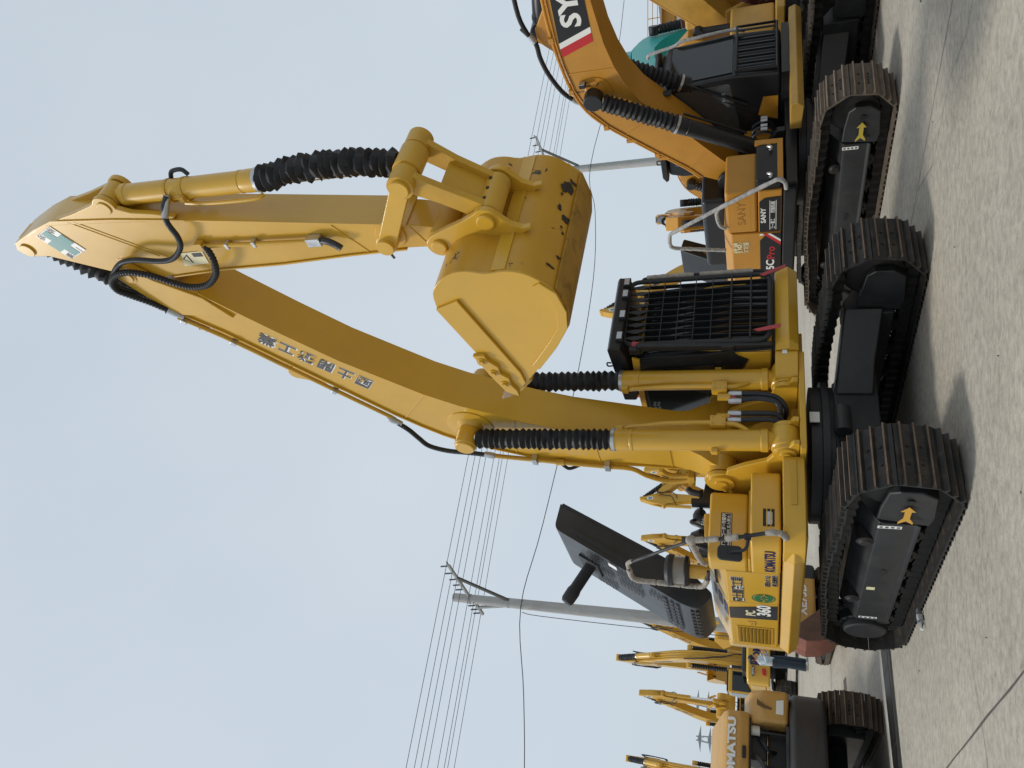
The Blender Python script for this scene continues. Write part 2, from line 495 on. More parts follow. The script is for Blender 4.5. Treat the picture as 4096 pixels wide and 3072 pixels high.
def track_gear(root, yc, side, xf, xr, zc, r, rollers=7, guard=True, arrow=ARROW, paint=UNDER, k=1.0):
    """idler, final drive, rollers, frame of one track"""
    ri = r - 0.10
    # idler wheel
    MB().turn((xf, yc - 0.11, zc), (xf, yc + 0.11, zc), [(0, 0.10), (0.0, ri - 0.10), (0.12, ri - 0.04), (0.28, ri - 0.04), (0.34, ri + 0.02), (0.66, ri + 0.02), (0.72, ri - 0.04), (0.88, ri - 0.04), (1, ri - 0.10), (1, 0.10)], 32).build('idler', CHAIN, root)
    # sprocket with teeth
    m = MB()
    nt = 21
    prof = []
    for i in range(nt):
        a0 = 360 * i / nt
        for da, rr in ((0, ri - 0.03), (4, ri + 0.045), (8, ri + 0.045), (12, ri - 0.03)):
            prof.append((xr + rr * math.cos(R(a0 + da)), zc + rr * math.sin(R(a0 + da))))
    m.prism(prof, yc - 0.03, yc + 0.03)
    sp = m.build('sprocket', CHAIN, root)
    # final drive cover with bolt ring
    yo = yc + side * 0.03
    d = MB().turn((xr, yc - side * 0.12, zc), (xr, yc + side * 0.235, zc), [(0, 0.30 * k), (0.45, 0.33 * k), (0.72, 0.33 * k), (0.75, 0.30 * k), (0.96, 0.285 * k), (1.0, 0.26 * k)], 36).build('final_drive', paint, root)
    for i in range(14):
        a = 2 * math.pi * i / 14
        p = Vector((xr + 0.312 * k * math.cos(a), yc + side * 0.135, zc + 0.312 * k * math.sin(a)))
        MB().cyl(p, p + Vector((0, side * 0.022, 0)), 0.014, n=6).build('bolt', CHAIN, d)
    # side frame: sloped-top box
    yo, yi = yc + side * 0.19, yc - side * 0.24
    x0, x1 = xr + 0.30, xf - 0.44
    zt, zb = zc + 0.185, zc - 0.215
    fr = MB()
    prof = [(yi, zb + 0.02), (yi, zt + 0.10), (yc - side * 0.05, zt + 0.10), (yo, zt - 0.06), (yo + side * 0.012, zt - 0.10), (yo + side * 0.012, zb + 0.05), (yo + side * 0.03, zb + 0.02), (yo + side * 0.03, zb), (yi, zb)]
    fr.prism(prof, x0, x1, 'X')
    fo = fr.build('track_frame', paint, root, bevel=0.015)
    # black oval painted as a hole's shade and stickers on the frame face
    yf = yo + side * 0.013
    ov = [(((x0 + x1) / 2 + 0.15) + 0.075 * math.cos(R(t)), (zt - 0.06 + zb) / 2 + 0.03 + 0.035 * math.sin(R(t))) for t in range(0, 360, 20)]
    MB().prism(ov, yf, yf + side * 0.004).build('frame_hole_shade', INK, fo)
    for xs, zs, ww, hh in ((x1 - 0.06, zb + 0.25, 0.05, 0.2), (x0 + 0.10, zb + 0.22, 0.045, 0.19)):
        MB().box((xs, yf + side * 0.002, zs), (ww, 0.004, hh)).build('sticker', WHT, fo)
        for q in range(4):
            MB().box((xs, yf + side * 0.0045, zs - hh * 0.36 + q * hh * 0.24), (ww * 0.5, 0.003, hh * 0.13)).build('sticker_print', GREYINK, fo)
    MB().box((x0 + 0.95, yf + side * 0.002, zb + 0.27), (0.07, 0.004, 0.08)).build('sticker', CREAM, fo)
    # idler guard with chamfered corners and arrow
    if guard:
        ya, yb = yc + side * 0.225, yc - side * 0.225
        gx0, gx1 = xf - 0.42, xf + 0.18
        zg0, zg1 = zc - 0.31, zc + 0.13
        prof = [(gx0, zg0 + 0.03), (gx0, zg1 + 0.02), (gx0 + 0.22, zg1 + 0.01), (gx1 - 0.10, zg1 - 0.03), (gx1, zg1 - 0.10), (gx1, zg0 + 0.16), (gx1 - 0.10, zg0 + 0.03), (gx0 + 0.1, zg0)]
        for s2 in (1, -1):
            y1 = yc + s2 * 0.225; y0 = yc + s2 * 0.125
            in_ = [y0 for _ in prof]
            go = MB().prism(prof, in_, [y1 - s2 * (0.05 if (p[1] > zg1 - 0.04 or p[1] < zg0 + 0.02) else 0.0) for p in prof]).build('idler_guard', paint, root, bevel=0.02)
            if s2 == side and arrow:
                yy = y1 + s2 * 0.001
                cx, cz = (gx0 + gx1) / 2 - 0.09, zc - 0.07
                L = 0.15
                arp = [(cx + L, cz), (cx + L - 0.085, cz + 0.06), (cx + L - 0.085, cz + 0.026), (cx - L + 0.09, cz + 0.026), (cx - L + 0.02, cz + 0.06), (cx - L - 0.015, cz + 0.06),
                       (cx - L + 0.045, cz), (cx - L - 0.015, cz - 0.06), (cx - L + 0.02, cz - 0.06), (cx - L + 0.09, cz - 0.026), (cx + L - 0.085, cz - 0.026), (cx + L - 0.085, cz - 0.06)]
                MB().prism(arp, yy, yy + s2 * 0.004).build('arrow_mark', arrow, go)
                MB().cyl((gx1 - 0.16, y1 - s2 * 0.002, cz), (gx1 - 0.16, y1 + s2 * 0.004, cz), 0.035, n=16).build('guard_hole_shade', INK, go)  # black disc painted for the shade inside the guard hole
    # rollers
    for i in range(rollers):
        x = x0 - 0.05 + (x1 + 0.15 - x0) * i / (rollers - 1)
        z = zc - r + 0.135 + 0.115
        MB().turn((x, yc - 0.19, z), (x, yc + 0.19, z), [(0, 0.04), (0, 0.07), (0.10, 0.075), (0.12, 0.12), (0.2, 0.125), (0.24, 0.10), (0.44, 0.10), (0.48, 0.125), (0.52, 0.125), (0.56, 0.10), (0.76, 0.10), (0.8, 0.125), (0.88, 0.12), (0.9, 0.075), (1, 0.07), (1, 0.04)], 18).build('track_roller', CHAIN, root)
    for x in (x0 + 0.55, x1 - 0.45):
        z = zc + r - 0.13 - 0.095
        MB().turn((x, yc - side * 0.05, z), (x, yc + side * 0.20, z), [(0, 0.05), (0.2, 0.06), (0.25, 0.085), (0.9, 0.085), (0.95, 0.06), (1, 0.05)], 18).build('carrier_roller', CHAIN, root)

def car_body(root, g, z0, paint=UNDER, k=1.0):
    """centre of the undercarriage: X-shaped legs and swing ring; g: inner face of track frames"""
    m = MB()
    top = [(0.62, 0.75), (0.62, -0.75), (-0.62, -0.75), (-0.62, 0.75)]
    oct_ = [(0.75 * k * math.cos(R(22.5 + 45 * i)), 0.75 * k * math.sin(R(22.5 + 45 * i))) for i in range(8)]
    m.prism(oct_, z0 - 0.42, z0, 'Z')
    c = m.build('car_body', paint, root, bevel=0.02)
    for sx in (1, -1):
        for sy in (1, -1):
            ya, yb = sy * 0.30, sy * g
            # tapered box leg
            def ring(y, xa, xb, za, zb): return [(xa, y, za), (xb, y, za), (xb, y, zb), (xa, y, zb)]
            l = MB().rings([ring(ya, sx * 0.25, sx * 0.82, z0 - 0.40, z0 - 0.02), ring(sy * 0.62, sx * 0.40, sx * 1.02, z0 - 0.42, z0 - 0.06), ring(yb, sx * 0.62, sx * 1.36, z0 - 0.50, z0 - 0.12)])
            l.build('frame_leg', paint, c, bevel=0.02)
    MB().turn((0, 0, z0 - 0.01), (0, 0, z0 + 0.24), [(0, 0.80 * k), (0.25, 0.80 * k), (0.27, 0.86 * k), (0.55, 0.86 * k), (0.57, 0.80 * k), (1, 0.80 * k)], 48).build('swing_ring', UNDER, root)
    MB().prism([(-0.62, z0 - 0.45), (0.62, z0 - 0.45), (0.62, z0 - 0.08), (0.35, z0 + 0.0), (-0.35, z0 + 0.0), (-0.62, z0 - 0.08)], 0.70, 0.80, 'X').build('front_plate', paint, c, bevel=0.015)

def bellows(name, p0, p1, r, n, parent, wob=0.05, seed=1, taper=None, bow=None, material=RUB):
    """pleated rubber boot; bow: sideways bulge vector at mid length"""
    m = MB()
    p0, p1 = Vector(p0), Vector(p1)
    rnd = random.Random(seed)
    d = (p1 - p0).normalized(); s = d.cross(Vector((0, 1, 0.2))).normalized(); u = s.cross(d)
    rs = []; N = 18
    ts = [0.0]
    for i in range(n):
        ts.append(ts[-1] + 1 + 0.35 * (rnd.random() - 0.5))
    ts = [t / ts[-1] for t in ts]
    for i in range(2 * n + 1):
        t = ts[i // 2] if i % 2 == 0 else (ts[i // 2] + ts[i // 2 + 1]) / 2
        c = p0.lerp(p1, t)
        if bow is not None: c = c + Vector(bow) * math.sin(math.pi * t)
        rr = r * (0.76 if i % 2 == 0 else 1.0 + 0.05 * (rnd.random() - 0.5))
        if taper: rr *= taper(t)
        ph = rnd.random() * 6.28; am = wob * (0.4 + rnd.random())
        rs.append([c + (s * math.cos(2 * math.pi * j / N) + u * math.sin(2 * math.pi * j / N)) * rr * (1 + am * math.sin(3 * 2 * math.pi * j / N + ph) + 0.6 * am * math.sin(7 * 2 * math.pi * j / N + 2 * ph))
                   + d * (am * r * 0.7 * math.sin(2 * 2 * math.pi * j / N + ph)) for j in range(N)])
    m.rings(rs)
    return m.build(name, material, parent, smooth=28)

def hydraulic(root, p0, p1, frac, r, paint, boot_n=20, seed=3, eye0=True, eye1=True, axis='Y', ew=0.16, boot_mat=RUB, name='boom_cylinder', boot_r=1.12, bow=None, wob=0.05, er=None):
    """cylinder from base pin p0 to rod pin p1; barrel covers the first frac"""
    p0, p1 = Vector(p0), Vector(p1)
    d = (p1 - p0).normalized(); L = (p1 - p0).length
    b = p0 + d * (L * frac)
    e = er or r * 1.25
    m = MB()
    m.turn(p0 + d * e * 0.6, b, [(0, r * 0.72), (0.04, r * 0.85), (0.05, r * 1.08), (0.085, r * 1.08), (0.09, r), (0.86, r), (0.862, r * 1.05), (0.875, r * 1.05), (0.88, r * 1.0), (0.91, r * 1.06), (1.0, r * 1.06)], 28)
    cy = m.build(name, paint, root)
    ax = Vector((0, 1, 0))
    MB().turn(p0 - ax * ew * 0.5, p0 + ax * ew * 0.5, [(0, e * 0.92), (0.05, e), (0.95, e), (1, e * 0.92)], 24).build('base_eye', paint, cy)
    MB().turn(p1 - ax * ew * 0.5, p1 + ax * ew * 0.5, [(0, e * 0.86), (0.05, e * 0.94), (0.95, e * 0.94), (1, e * 0.86)], 24).build('rod_eye', paint, cy)
    MB().cyl(b - d * 0.05, p1 - d * e * 0.5, r * 0.62, n=18).build('rod', CHROME, cy)
    if boot_n:
        bellows('dust_boot', b - d * 0.03, p1 - d * e * 0.95, r * boot_r, boot_n, cy, seed=seed, bow=bow, wob=wob, material=boot_mat)
        MB().turn(b - d * 0.045, b - d * 0.005, [(0, r * 1.13), (1, r * 1.13)], 24).build('clamp_band', ZINC, cy)
    return cy
# ---------------------------------------------------------------- the large yellow excavator
E1 = machine('large yellow excavator with raised boom, opened dark engine hood and PC 360 on its side', (-0.84, 9.40), 36.5)
TX = dict(xf=1.74, xr=-1.46, zc=0.465, r=0.425)
for sd in (-1, 1):
    make_track(E1, sd * 1.295, sd, w=0.6, n=30, material=STEEL, sag=-0.075, **TX)
    track_gear(E1, sd * 1.295, sd, rollers=7, k=0.82, **TX)
car_body(E1, 1.08, 0.86)
MB().cyl((0.9, -0.25, 0.80), (0.9, 0.05, 0.80), 0.09).build('travel_motor_hose_guard', UNDER, E1)

# --- revolving frame
fr = MB()
fr.bb((-2.75, -1.36, 1.16), (0.62, 1.36, 1.30))
RF = fr.build('revolving_frame', YELW, E1, bevel=0.01)
MB().bb((0.60, -0.62, 1.17), (1.14, 0.66, 1.235)).build('front_ledge', YEL, RF, bevel=0.012)
cheek = [(-0.85, 1.24), (1.16, 1.24), (1.16, 1.30)] + circ((0.955, 1.375), 0.13, 8, -15, 110) + [(0.80, 1.56), (0.68, 1.80), (0.55, 1.98)] + circ((0.30, 2.06), 0.185, 10, -20, 190) + [(-0.2, 1.80), (-0.75, 1.36)]
for y in (-0.55, -0.26, 0.26, 0.55):
    o = MB().prism(cheek, y - 0.028, y + 0.028).build('boom_bracket', YEL, RF, bevel=0.01)
    if abs(y) > 0.5:
        s = 1 if y > 0 else -1
        MB().turn((0.30, y + s * 0.02, 2.06), (0.30, y + s * 0.075, 2.06), [(0, 0.15), (0.7, 0.15), (0.75, 0.075), (1, 0.075)], 24).build('pin_boss', YEL, RF)
        MB().turn((0.955, y + s * 0.02, 1.375), (0.955, y + s * 0.07, 1.375), [(0, 0.11), (0.55, 0.11), (0.6, 0.06), (1, 0.06)], 24).build('pin_boss', YEL, RF)
        MB().box((0.16, y + s * 0.045, 1.99), (0.10, 0.03, 0.05), Matrix.Rotation(R(35), 3, 'Y')).build('pin_lock', YEL, RF, bevel=0.006)
MB().bb((-0.2, -0.24, 1.25), (0.45, 0.24, 1.55)).build('swivel_housing', BLK, RF, bevel=0.03)
MB().prism([(-0.24, 1.25), (-0.24, 1.45), (-0.10, 1.72), (0.10, 1.72), (0.24, 1.45), (0.24, 1.25)], 0.44, 0.47, 'X').build('bulkhead', YEL, RF, bevel=0.01)

# --- boom
low = [(0.50, 2.35), (0.51, 2.62), (0.67, 3.30), (0.79, 3.82), (0.95, 4.28), (1.13, 4.67), (1.30, 5.06), (1.53, 5.44), (1.76, 5.73), (2.20, 6.28), (2.69, 6.77), (3.17, 7.22), (3.40, 7.43), (3.50, 7.60)]
top = [(3.42, 8.10), (3.23, 8.03), (2.77, 7.51), (2.24, 7.03), (1.70, 6.54), (1.12, 6.01), (0.85, 5.73), (0.66, 5.50), (0.52, 5.28), (0.36, 4.92), (0.21, 4.49), (0.13, 4.10), (0.10, 3.85), (0.06, 3.05), (0.03, 2.66), (0.03, 2.40)]
BOOM = MB().prism(low + top, -0.24, 0.24).build('boom', YEL, E1, bevel=0.012, smooth=25)
MB().turn((0.30, -0.50, 2.06), (0.30, 0.50, 2.06), [(0, 0.165), (1, 0.165)], 28).build('boom_foot', YEL, BOOM)
MB().rings([[(xa, -y, z), (xb, -y, z), (xb, y, z), (xa, y, z)] for z, xa, xb, y in ((2.62, 0.028, 0.512, 0.243), (2.45, 0.03, 0.51, 0.275), (2.28, 0.07, 0.51, 0.36), (2.15, 0.13, 0.48, 0.44), (2.05, 0.17, 0.45, 0.47))]).build('foot_casting', YEL, BOOM, smooth=60)
# top and bottom flange strips along the plates
def strip(name, line, y, w, t, off, parent, material):
    m = MB(); P = [Vector((a, 0, b)) for a, b in line]; rs = []
    for i, p in enumerate(P):
        T = (P[min(i + 1, len(P) - 1)] - P[max(i - 1, 0)]).normalized()
        Nn = Vector((-T.z, 0, T.x))
        c = p + Nn * off
        rs.append([(c.x, y - w / 2, c.z), (c.x, y + w / 2, c.z), (c.x + Nn.x * t, y + w / 2, c.z + Nn.z * t), (c.x + Nn.x * t, y - w / 2, c.z + Nn.z * t)])
    return m.rings(rs).build(name, material, parent, smooth=20)
strip('top_flange', list(reversed(top[1:])), 0, 0.53, 0.018, -0.004, BOOM, YEL)
strip('bottom_flange', low[:-1], 0, 0.51, -0.016, 0.004, BOOM, YEL)
# tip fork
fork = [(3.02, 7.20), (3.36, 7.40), (3.66, 7.84)] + circ((3.74, 8.12), 0.16, 10, -40, 120) + [(3.40, 8.12), (3.10, 7.86)]
for s in (-1, 1):
    f = MB().prism(fork, s * 0.19, s * 0.275).build('tip_fork', YEL, BOOM, bevel=0.012)
    MB().turn((3.74, s * 0.26, 8.12), (3.74, s * 0.30, 8.12), [(0, 0.10), (0.6, 0.10), (0.62, 0.07), (1, 0.07)], 24).build('pin_cap', YEL, BOOM)
# cylinder cross boss on the boom
MB().turn((0.86, -0.58, 5.06), (0.86, 0.58, 5.06), [(0, 0.112), (0.01, 0.125), (0.12, 0.125), (0.125, 0.115), (0.22, 0.115), (0.30, 0.20), (0.70, 0.20), (0.78, 0.115), (0.875, 0.115), (0.88, 0.125), (0.99, 0.125), (1, 0.112)], 28).build('cylinder_boss', YEL, BOOM)
for c, rr in (((0.86, 5.06), 0.30),):
    MB().turn((c[0], -0.239, c[1]), (c[0], -0.256, c[1]), [(0, rr), (0.8, rr), (1, rr - 0.012)], 36).build('boss_plate', YEL, BOOM)
for a, b in (((1.53, 5.44), (1.02, 5.90)), ((0.72, 3.55), (0.09, 3.55)), ((0.51, 2.66), (0.03, 2.66)), ((1.02, 4.45), (0.25, 4.62))):
    MB().beam((a[0], -0.243, a[1]), (b[0], -0.243, b[1]), 0.008, 0.020).build('weld_seam', YEL, BOOM)
bx = Vector((0.675, 0, 0.738)).normalized(); bz = Vector((-bx.z, 0, bx.x))
mid = Vector((2.185, -0.242, 6.60)) - bz * 0.02
text('lettering_outline', '國土開発工業', WHT, BOOM, mid, bx, bz, 0.225, 0.002, bold=0.05, spacing=1.3, width=1.42)
text('lettering', '國土開発工業', GREYINK, BOOM, mid + Vector((0, -0.003, 0)), bx, bz, 0.225, 0.002, bold=0.018, spacing=1.3, width=1.405)
# pipes on the boom back (right-hand pair) with clamps
def offset_line(line, off):
    P = [Vector((a, 0, b)) for a, b in line]; out = []
    for i, p in enumerate(P):
        T = (P[min(i + 1, len(P) - 1)] - P[max(i - 1, 0)]).normalized()
        out.append(p + Vector((-T.z, 0, T.x)) * off)
    return out
back = list(reversed(top))
pl = offset_line(back[2:], 0.075)
def pipe(name, pts, y, r, parent, material, k=3):
    return MB().tube([(p.x, y, p.z) for p in pts], r, 12, smooth=k).build(name, material, parent)
p_up = offset_line([(1.12, 6.01), (1.70, 6.54), (2.24, 7.03), (2.77, 7.51), (3.12, 7.90)], 0.075)
for y in (-0.27, -0.15):
    MB().tube([(p.x, y, p.z) for p in p_up], 0.026, 12, smooth=2).build('hydraulic_pipe', YELW, BOOM)
p_in = offset_line([(0.06, 3.05), (0.10, 3.85), (0.21, 4.49), (0.36, 4.92), (0.52, 5.28), (0.85, 5.73), (1.12, 6.01)], 0.05)
MB().tube([(p.x, -0.17, p.z) for p in p_in], 0.026, 12, smooth=3).build('hydraulic_pipe', YELW, BOOM)
p_lo = [(-0.20, 2.43), (-0.25, 2.60), (-0.24, 2.80), (-0.13, 3.00), (0.02, 3.16), (0.055, 3.5), (0.10, 3.92), (0.17, 4.48), (0.20, 4.75), (0.235, 4.98)]
MB().tube([(a, -0.285, b) for a, b in p_lo], 0.030, 12, smooth=3).build('hydraulic_pipe', YELW, BOOM)
MB().tube([(-0.02, -0.26, 2.80), (-0.12, -0.26, 2.74), (-0.16, -0.26, 2.62), (-0.15, -0.26, 2.43)], 0.030, 12, smooth=4).build('hydraulic_pipe', YELW, BOOM)
MB().bb((-0.27, -0.33, 2.40), (-0.06, -0.22, 2.48)).build('pipe_bracket', YELW, BOOM, bevel=0.005)
MB().turn((0.22, -0.285, 4.92), (0.26, -0.285, 5.05), [(0, 0.040), (0.5, 0.044), (1, 0.036)], 14).build('hose_fitting', ZINC, BOOM)
hs = [(0.25, 5.03), (0.285, 5.25), (0.32, 5.55), (0.43, 5.78), (0.62, 5.86), (0.80, 5.92), (0.96, 6.01)]
MB().tube([(a, -0.29, b) for a, b in hs], 0.033, 12, smooth=8, rib=0.10, ribp=0.022).build('hydraulic_hose', RUB, BOOM)
MB().turn((0.93, -0.28, 5.98), (1.08, -0.275, 6.12), [(0, 0.036), (0.5, 0.040), (0.52, 0.046), (0.8, 0.046), (1, 0.03)], 14).build('hose_fitting', ZINC, BOOM)
for q, dd in ((offset_line([(1.62, 6.47), (1.78, 6.61)], 0.08), -0.21), (offset_line([(2.60, 7.36), (2.72, 7.46)], 0.08), -0.21), (offset_line([(3.02, 7.79), (3.12, 7.90)], 0.08), -0.21)):
    c = (q[0] + q[1]) / 2; d = (q[1] - q[0]).normalized()
    MB().beam((c - d * 0.035) + Vector((0, dd, 0.0)), (c + d * 0.035) + Vector((0, dd, 0)), 0.20, 0.062, up=(-d.z, 0, d.x)).build('pipe_clamp', ZINC, BOOM, bevel=0.006)
for zc_ in (3.45, 4.38):
    x = 0.07 if zc_ < 4 else 0.165
    MB().bb((x - 0.06, -0.335, zc_ - 0.035), (x + 0.06, -0.235, zc_ + 0.035)).build('pipe_clamp', ZINC, BOOM, bevel=0.006)
MB().tube([(0.115, -0.285, 4.05), (0.02, -0.285, 4.02), (-0.03, -0.285, 3.95), (-0.02, -0.20, 3.78), (0.05, -0.14, 3.62)], 0.022, 10, smooth=6).build('branch_hose', RUB, BOOM)
MB().cyl((0.12, -0.285, 4.0), (0.12, -0.285, 4.11), 0.042, n=12).build('pipe_tee', YELW, BOOM)

# --- boom cylinders
for s in (-1, 1):
    cy = hydraulic(E1, (0.955, s * 0.41, 1.375), (0.86, s * 0.43, 5.06), 0.508, 0.118, YEL, boot_n=23 if s < 0 else 21, seed=5 + s, ew=0.24, wob=0.045, boot_r=1.08)
    # small pressure pipe on the inner side and the valve block
    pts = [(0.90, s * 0.30, 3.14), (0.95, s * 0.27, 3.05), (0.98, s * 0.265, 2.85), (1.02, s * 0.255, 2.60), (1.04, s * 0.25, 2.15)]
    MB().tube([(a, b, c) for a, b, c in pts], 0.026, 10, smooth=5).build('pressure_pipe', YEL, cy)
    MB().box((0.92, s * 0.30, 3.17), (0.10, 0.09, 0.08)).build('port_block', YEL, cy, bevel=0.008)
    MB().box((1.02, s * 0.235, 2.07), (0.10, 0.13, 0.17)).build('valve_block', YEL, cy, bevel=0.008)
    for dz in (-0.055, 0.055):
        for dy in (-0.045, 0.045):
            MB().cyl((1.07, s * 0.235 + dy, 2.07 + dz), (1.083, s * 0.235 + dy, 2.07 + dz), 0.011, n=6).build('bolt', YEL, cy)
    MB().tube([(1.02, s * 0.25, 1.99), (1.02, s * 0.26, 1.88), (1.0, s * 0.31, 1.78), (0.98, s * 0.38, 1.72)], 0.028, 10, smooth=5).build('pressure_pipe', YEL, cy)
    MB().turn((0.9, s * 0.41, 2.06), (0.9, s * 0.41, 2.15), [(0, 0.128), (1, 0.128)], 24).build('clamp_band', YEL, cy)
    MB().box((0.93, s * 0.555, 2.10), (0.07, 0.05, 0.07)).build('clamp_lug', YEL, cy, bevel=0.006)
    MB().cyl((0.98, s * 0.14, 1.95), (0.98, s * 0.14, 2.09), 0.045, n=14).build('port_elbow', YEL, cy)
    MB().box((0.985, s * 0.125, 1.93), (0.05, 0.05, 0.075)).build('tag_ribbon', RIBBON, cy, bevel=0.01)
for (y0, y1, ya, zb) in ((0.17, 0.16, 0.02, 1.36), (0.07, 0.10, -0.05, 1.42), (-0.10, -0.10, -0.18, 1.40), (-0.19, -0.18, -0.26, 1.38)):
    h = MB().tube([(1.0, y0, 1.90), (1.01, y1, 1.66), (1.0, (y1 + ya) / 2 + 0.03, 1.46), (0.9, ya, zb), (0.6, ya * 0.6, zb + 0.05), (0.42, ya * 0.5, 1.45)], 0.030, 10, smooth=6).build('hydraulic_hose', HOSE, E1)
    MB().turn((1.0, y0, 1.97), (1.0, y0, 1.83), [(0, 0.030), (0.3, 0.036), (1, 0.035)], 12).build('hose_fitting', ZINC, h)

# --- arm
armp = [(4.24, 9.35), (4.40, 8.89), (4.49, 8.56), (4.44, 7.78), (4.36, 7.0), (4.27, 6.22), (4.23, 5.89), (4.16, 5.31), (4.07, 4.60), (4.02, 4.36), (3.95, 4.22), (3.85, 4.22), (3.79, 4.32), (3.80, 4.75), (3.77, 5.37), (3.71, 6.18), (3.69, 6.90), (3.63, 7.62), (3.60, 8.0), (3.63, 8.25), (3.74, 8.40), (4.02, 9.05), (4.04, 9.30), (4.08, 9.38), (4.15, 9.42)]
ARM = MB().prism(armp, -0.18, 0.18).build('arm', YEL, E1, bevel=0.012, smooth=25)
strip('front_flange', [(4.24, 9.33), (4.40, 8.89), (4.49, 8.56), (4.44, 7.78), (4.36, 7.0), (4.27, 6.22), (4.16, 5.31), (4.08, 4.64)], 0, 0.40, 0.016, -0.004, ARM, YEL)
strip('rear_flange', [(3.80, 4.75), (3.77, 5.37), (3.71, 6.18), (3.69, 6.90), (3.63, 7.62)], 0, 0.40, 0.016, -0.004, ARM, YEL)
for (c, yy, rr) in (((4.14, 9.26), 0.18, 0.085), ((3.91, 4.34), 0.18, 0.10), ((3.98, 4.84), 0.18, 0.15)):
    for s in (-1, 1):
        MB().turn((c[0], s * (yy - 0.01), c[1]), (c[0], s * (yy + 0.022), c[1]), [(0, rr), (0.8, rr), (1, rr - 0.006)], 24).build('pin_boss', YEL, ARM)
for a, b in (((4.47, 8.40), (3.92, 7.60)), ((4.17, 5.42), (3.79, 5.16)), ((4.47, 8.32), (3.90, 7.50)), ((4.05, 4.62), (3.83, 4.52))):
    MB().beam((a[0], -0.183, a[1]), (b[0], -0.183, b[1]), 0.008, 0.016).build('weld_seam', YEL, ARM)
# boss of the boom pin
MB().turn((3.74, -0.185, 8.12), (3.74, 0.185, 8.12), [(0, 0.19), (1, 0.19)], 28).build('pivot_boss', YEL, ARM)
# bucket cylinder bracket
brk = [(4.44, 8.75), (4.49, 8.56), (4.56, 8.2), (4.63, 7.92)] + circ((4.585, 7.76), 0.125, 10, 60, -100) + [(4.50, 7.50), (4.46, 7.25), (4.40, 7.02), (4.36, 7.10), (4.40, 7.9)]
for s in (-1, 1):
    MB().prism(brk, s * 0.125, s * 0.185).build('cylinder_bracket', YEL, ARM, bevel=0.01)
    MB().turn((4.585, s * 0.18, 7.76), (4.585, s * 0.20, 7.76), [(0, 0.075), (0.7, 0.075), (1, 0.069)], 24).build('pin_cap', YEL, ARM)
MB().prism([(4.30, 9.10), (4.42, 8.80), (4.50, 8.52), (4.47, 8.52), (4.36, 8.80), (4.27, 9.08)], -0.12, 0.12).build('top_plate', YEL, ARM, bevel=0.008)
# decals on the arm
def decal(name, pts, y, material, parent, t=0.003):
    return MB().prism(pts, y, y - t).build(name, material, parent)
dc = Vector((4.20, 0, 8.71)); du = Vector((-0.29, 0, -0.22)) / 2 * 1.15; dv = Vector((0.11, 0, -0.32)) / 2
dx = Vector((0.28, 0, 0.32)).normalized()          # reading direction of the safety board
U = Vector((0.11, 0, -0.31)); V = Vector((-0.285, 0, -0.145))
def brd(c, u, v): return [((c + U * a * u + V * b * v).x, (c + U * a * u + V * b * v).z) for a, b in ((-.5, -.5), (.5, -.5), (.5, .5), (-.5, .5))]
SB = decal('safety_board', brd(dc, 1, 1.22), -0.1845, WHT, ARM)
decal('cross_bar', brd(dc, 0.36, 1.16), -0.188, TEALP, ARM)
decal('cross_bar', brd(dc, 0.96, 0.44), -0.1885, TEALP, ARM)
for (a, b, ch) in ((-0.33, -0.40, '安'), (0.33, -0.40, '全'), (-0.33, 0.40, '第'), (0.33, 0.40, '一')):
    c = dc + U * a + V * b * 1.22
    text('lettering', ch, INK, ARM, (c.x, -0.1885, c.z), (-V).normalized(), (-U).normalized(), 0.088, 0.002, bold=0.008)
wd = [(3.94, 7.30), (3.95, 7.02), (3.78, 7.05), (3.76, 7.38)]
decal('warning_label', wd, -0.1845, CREAM, ARM)
decal('warning_triangle', [(3.86, 7.33), (3.92, 7.24), (3.80, 7.23)], -0.1875, INK, ARM)
decal('warning_triangle', [(3.86, 7.307), (3.902, 7.25), (3.818, 7.243)], -0.1905, CREAM, ARM)
decal('warning_figure', [(3.93, 7.17), (3.93, 7.05), (3.88, 7.05), (3.88, 7.17)], -0.1875, INK, ARM)
# arm pipe, valve and hoses
MB().tube([(4.05, -0.23, 6.95), (4.045, -0.23, 6.7), (4.03, -0.23, 6.35), (4.01, -0.23, 5.70)], 0.024, 12).build('hydraulic_pipe', YELW, ARM)
for zz in (6.62, 6.30):
    MB().bb((4.0, -0.258, zz - 0.02), (4.07, -0.18, zz + 0.02)).build('pipe_clamp', ZINC, ARM, bevel=0.006)
MB().bb((3.965, -0.27, 5.55), (4.06, -0.18, 5.70)).build('stop_valve', ZINC, ARM, bevel=0.008)
MB().tube([(4.01, -0.23, 5.56), (4.0, -0.245, 5.47), (3.955, -0.26, 5.39), (3.93, -0.27, 5.36)], 0.034, 12, smooth=4).build('elbow', GREYP, ARM)
MB().bb((4.0, -0.26, 6.90), (4.10, -0.18, 6.99)).build('pipe_bracket', YELW, ARM, bevel=0.008)
h1 = [(4.62, -0.14, 6.98), (4.54, -0.22, 7.03), (4.42, -0.28, 7.05), (4.25, -0.30, 7.04), (4.12, -0.31, 7.10), (4.0, -0.32, 7.27), (3.97, -0.32, 7.46), (4.01, -0.32, 7.76), (3.99, -0.33, 7.96), (3.88, -0.33, 8.15), (3.76, -0.33, 8.28), (3.62, -0.31, 8.30), (3.45, -0.25, 8.20), (3.25, -0.20, 8.05)]
MB().tube(h1, 0.030, 12, smooth=8, rib=0.07, ribp=0.014).build('arm_hose', HOSE, ARM)
MB().turn((4.62, -0.13, 6.98), (4.47, -0.27, 7.045), [(0, 0.03), (0.3, 0.034), (1, 0.036)], 12).build('hose_fitting', ZINC, ARM)
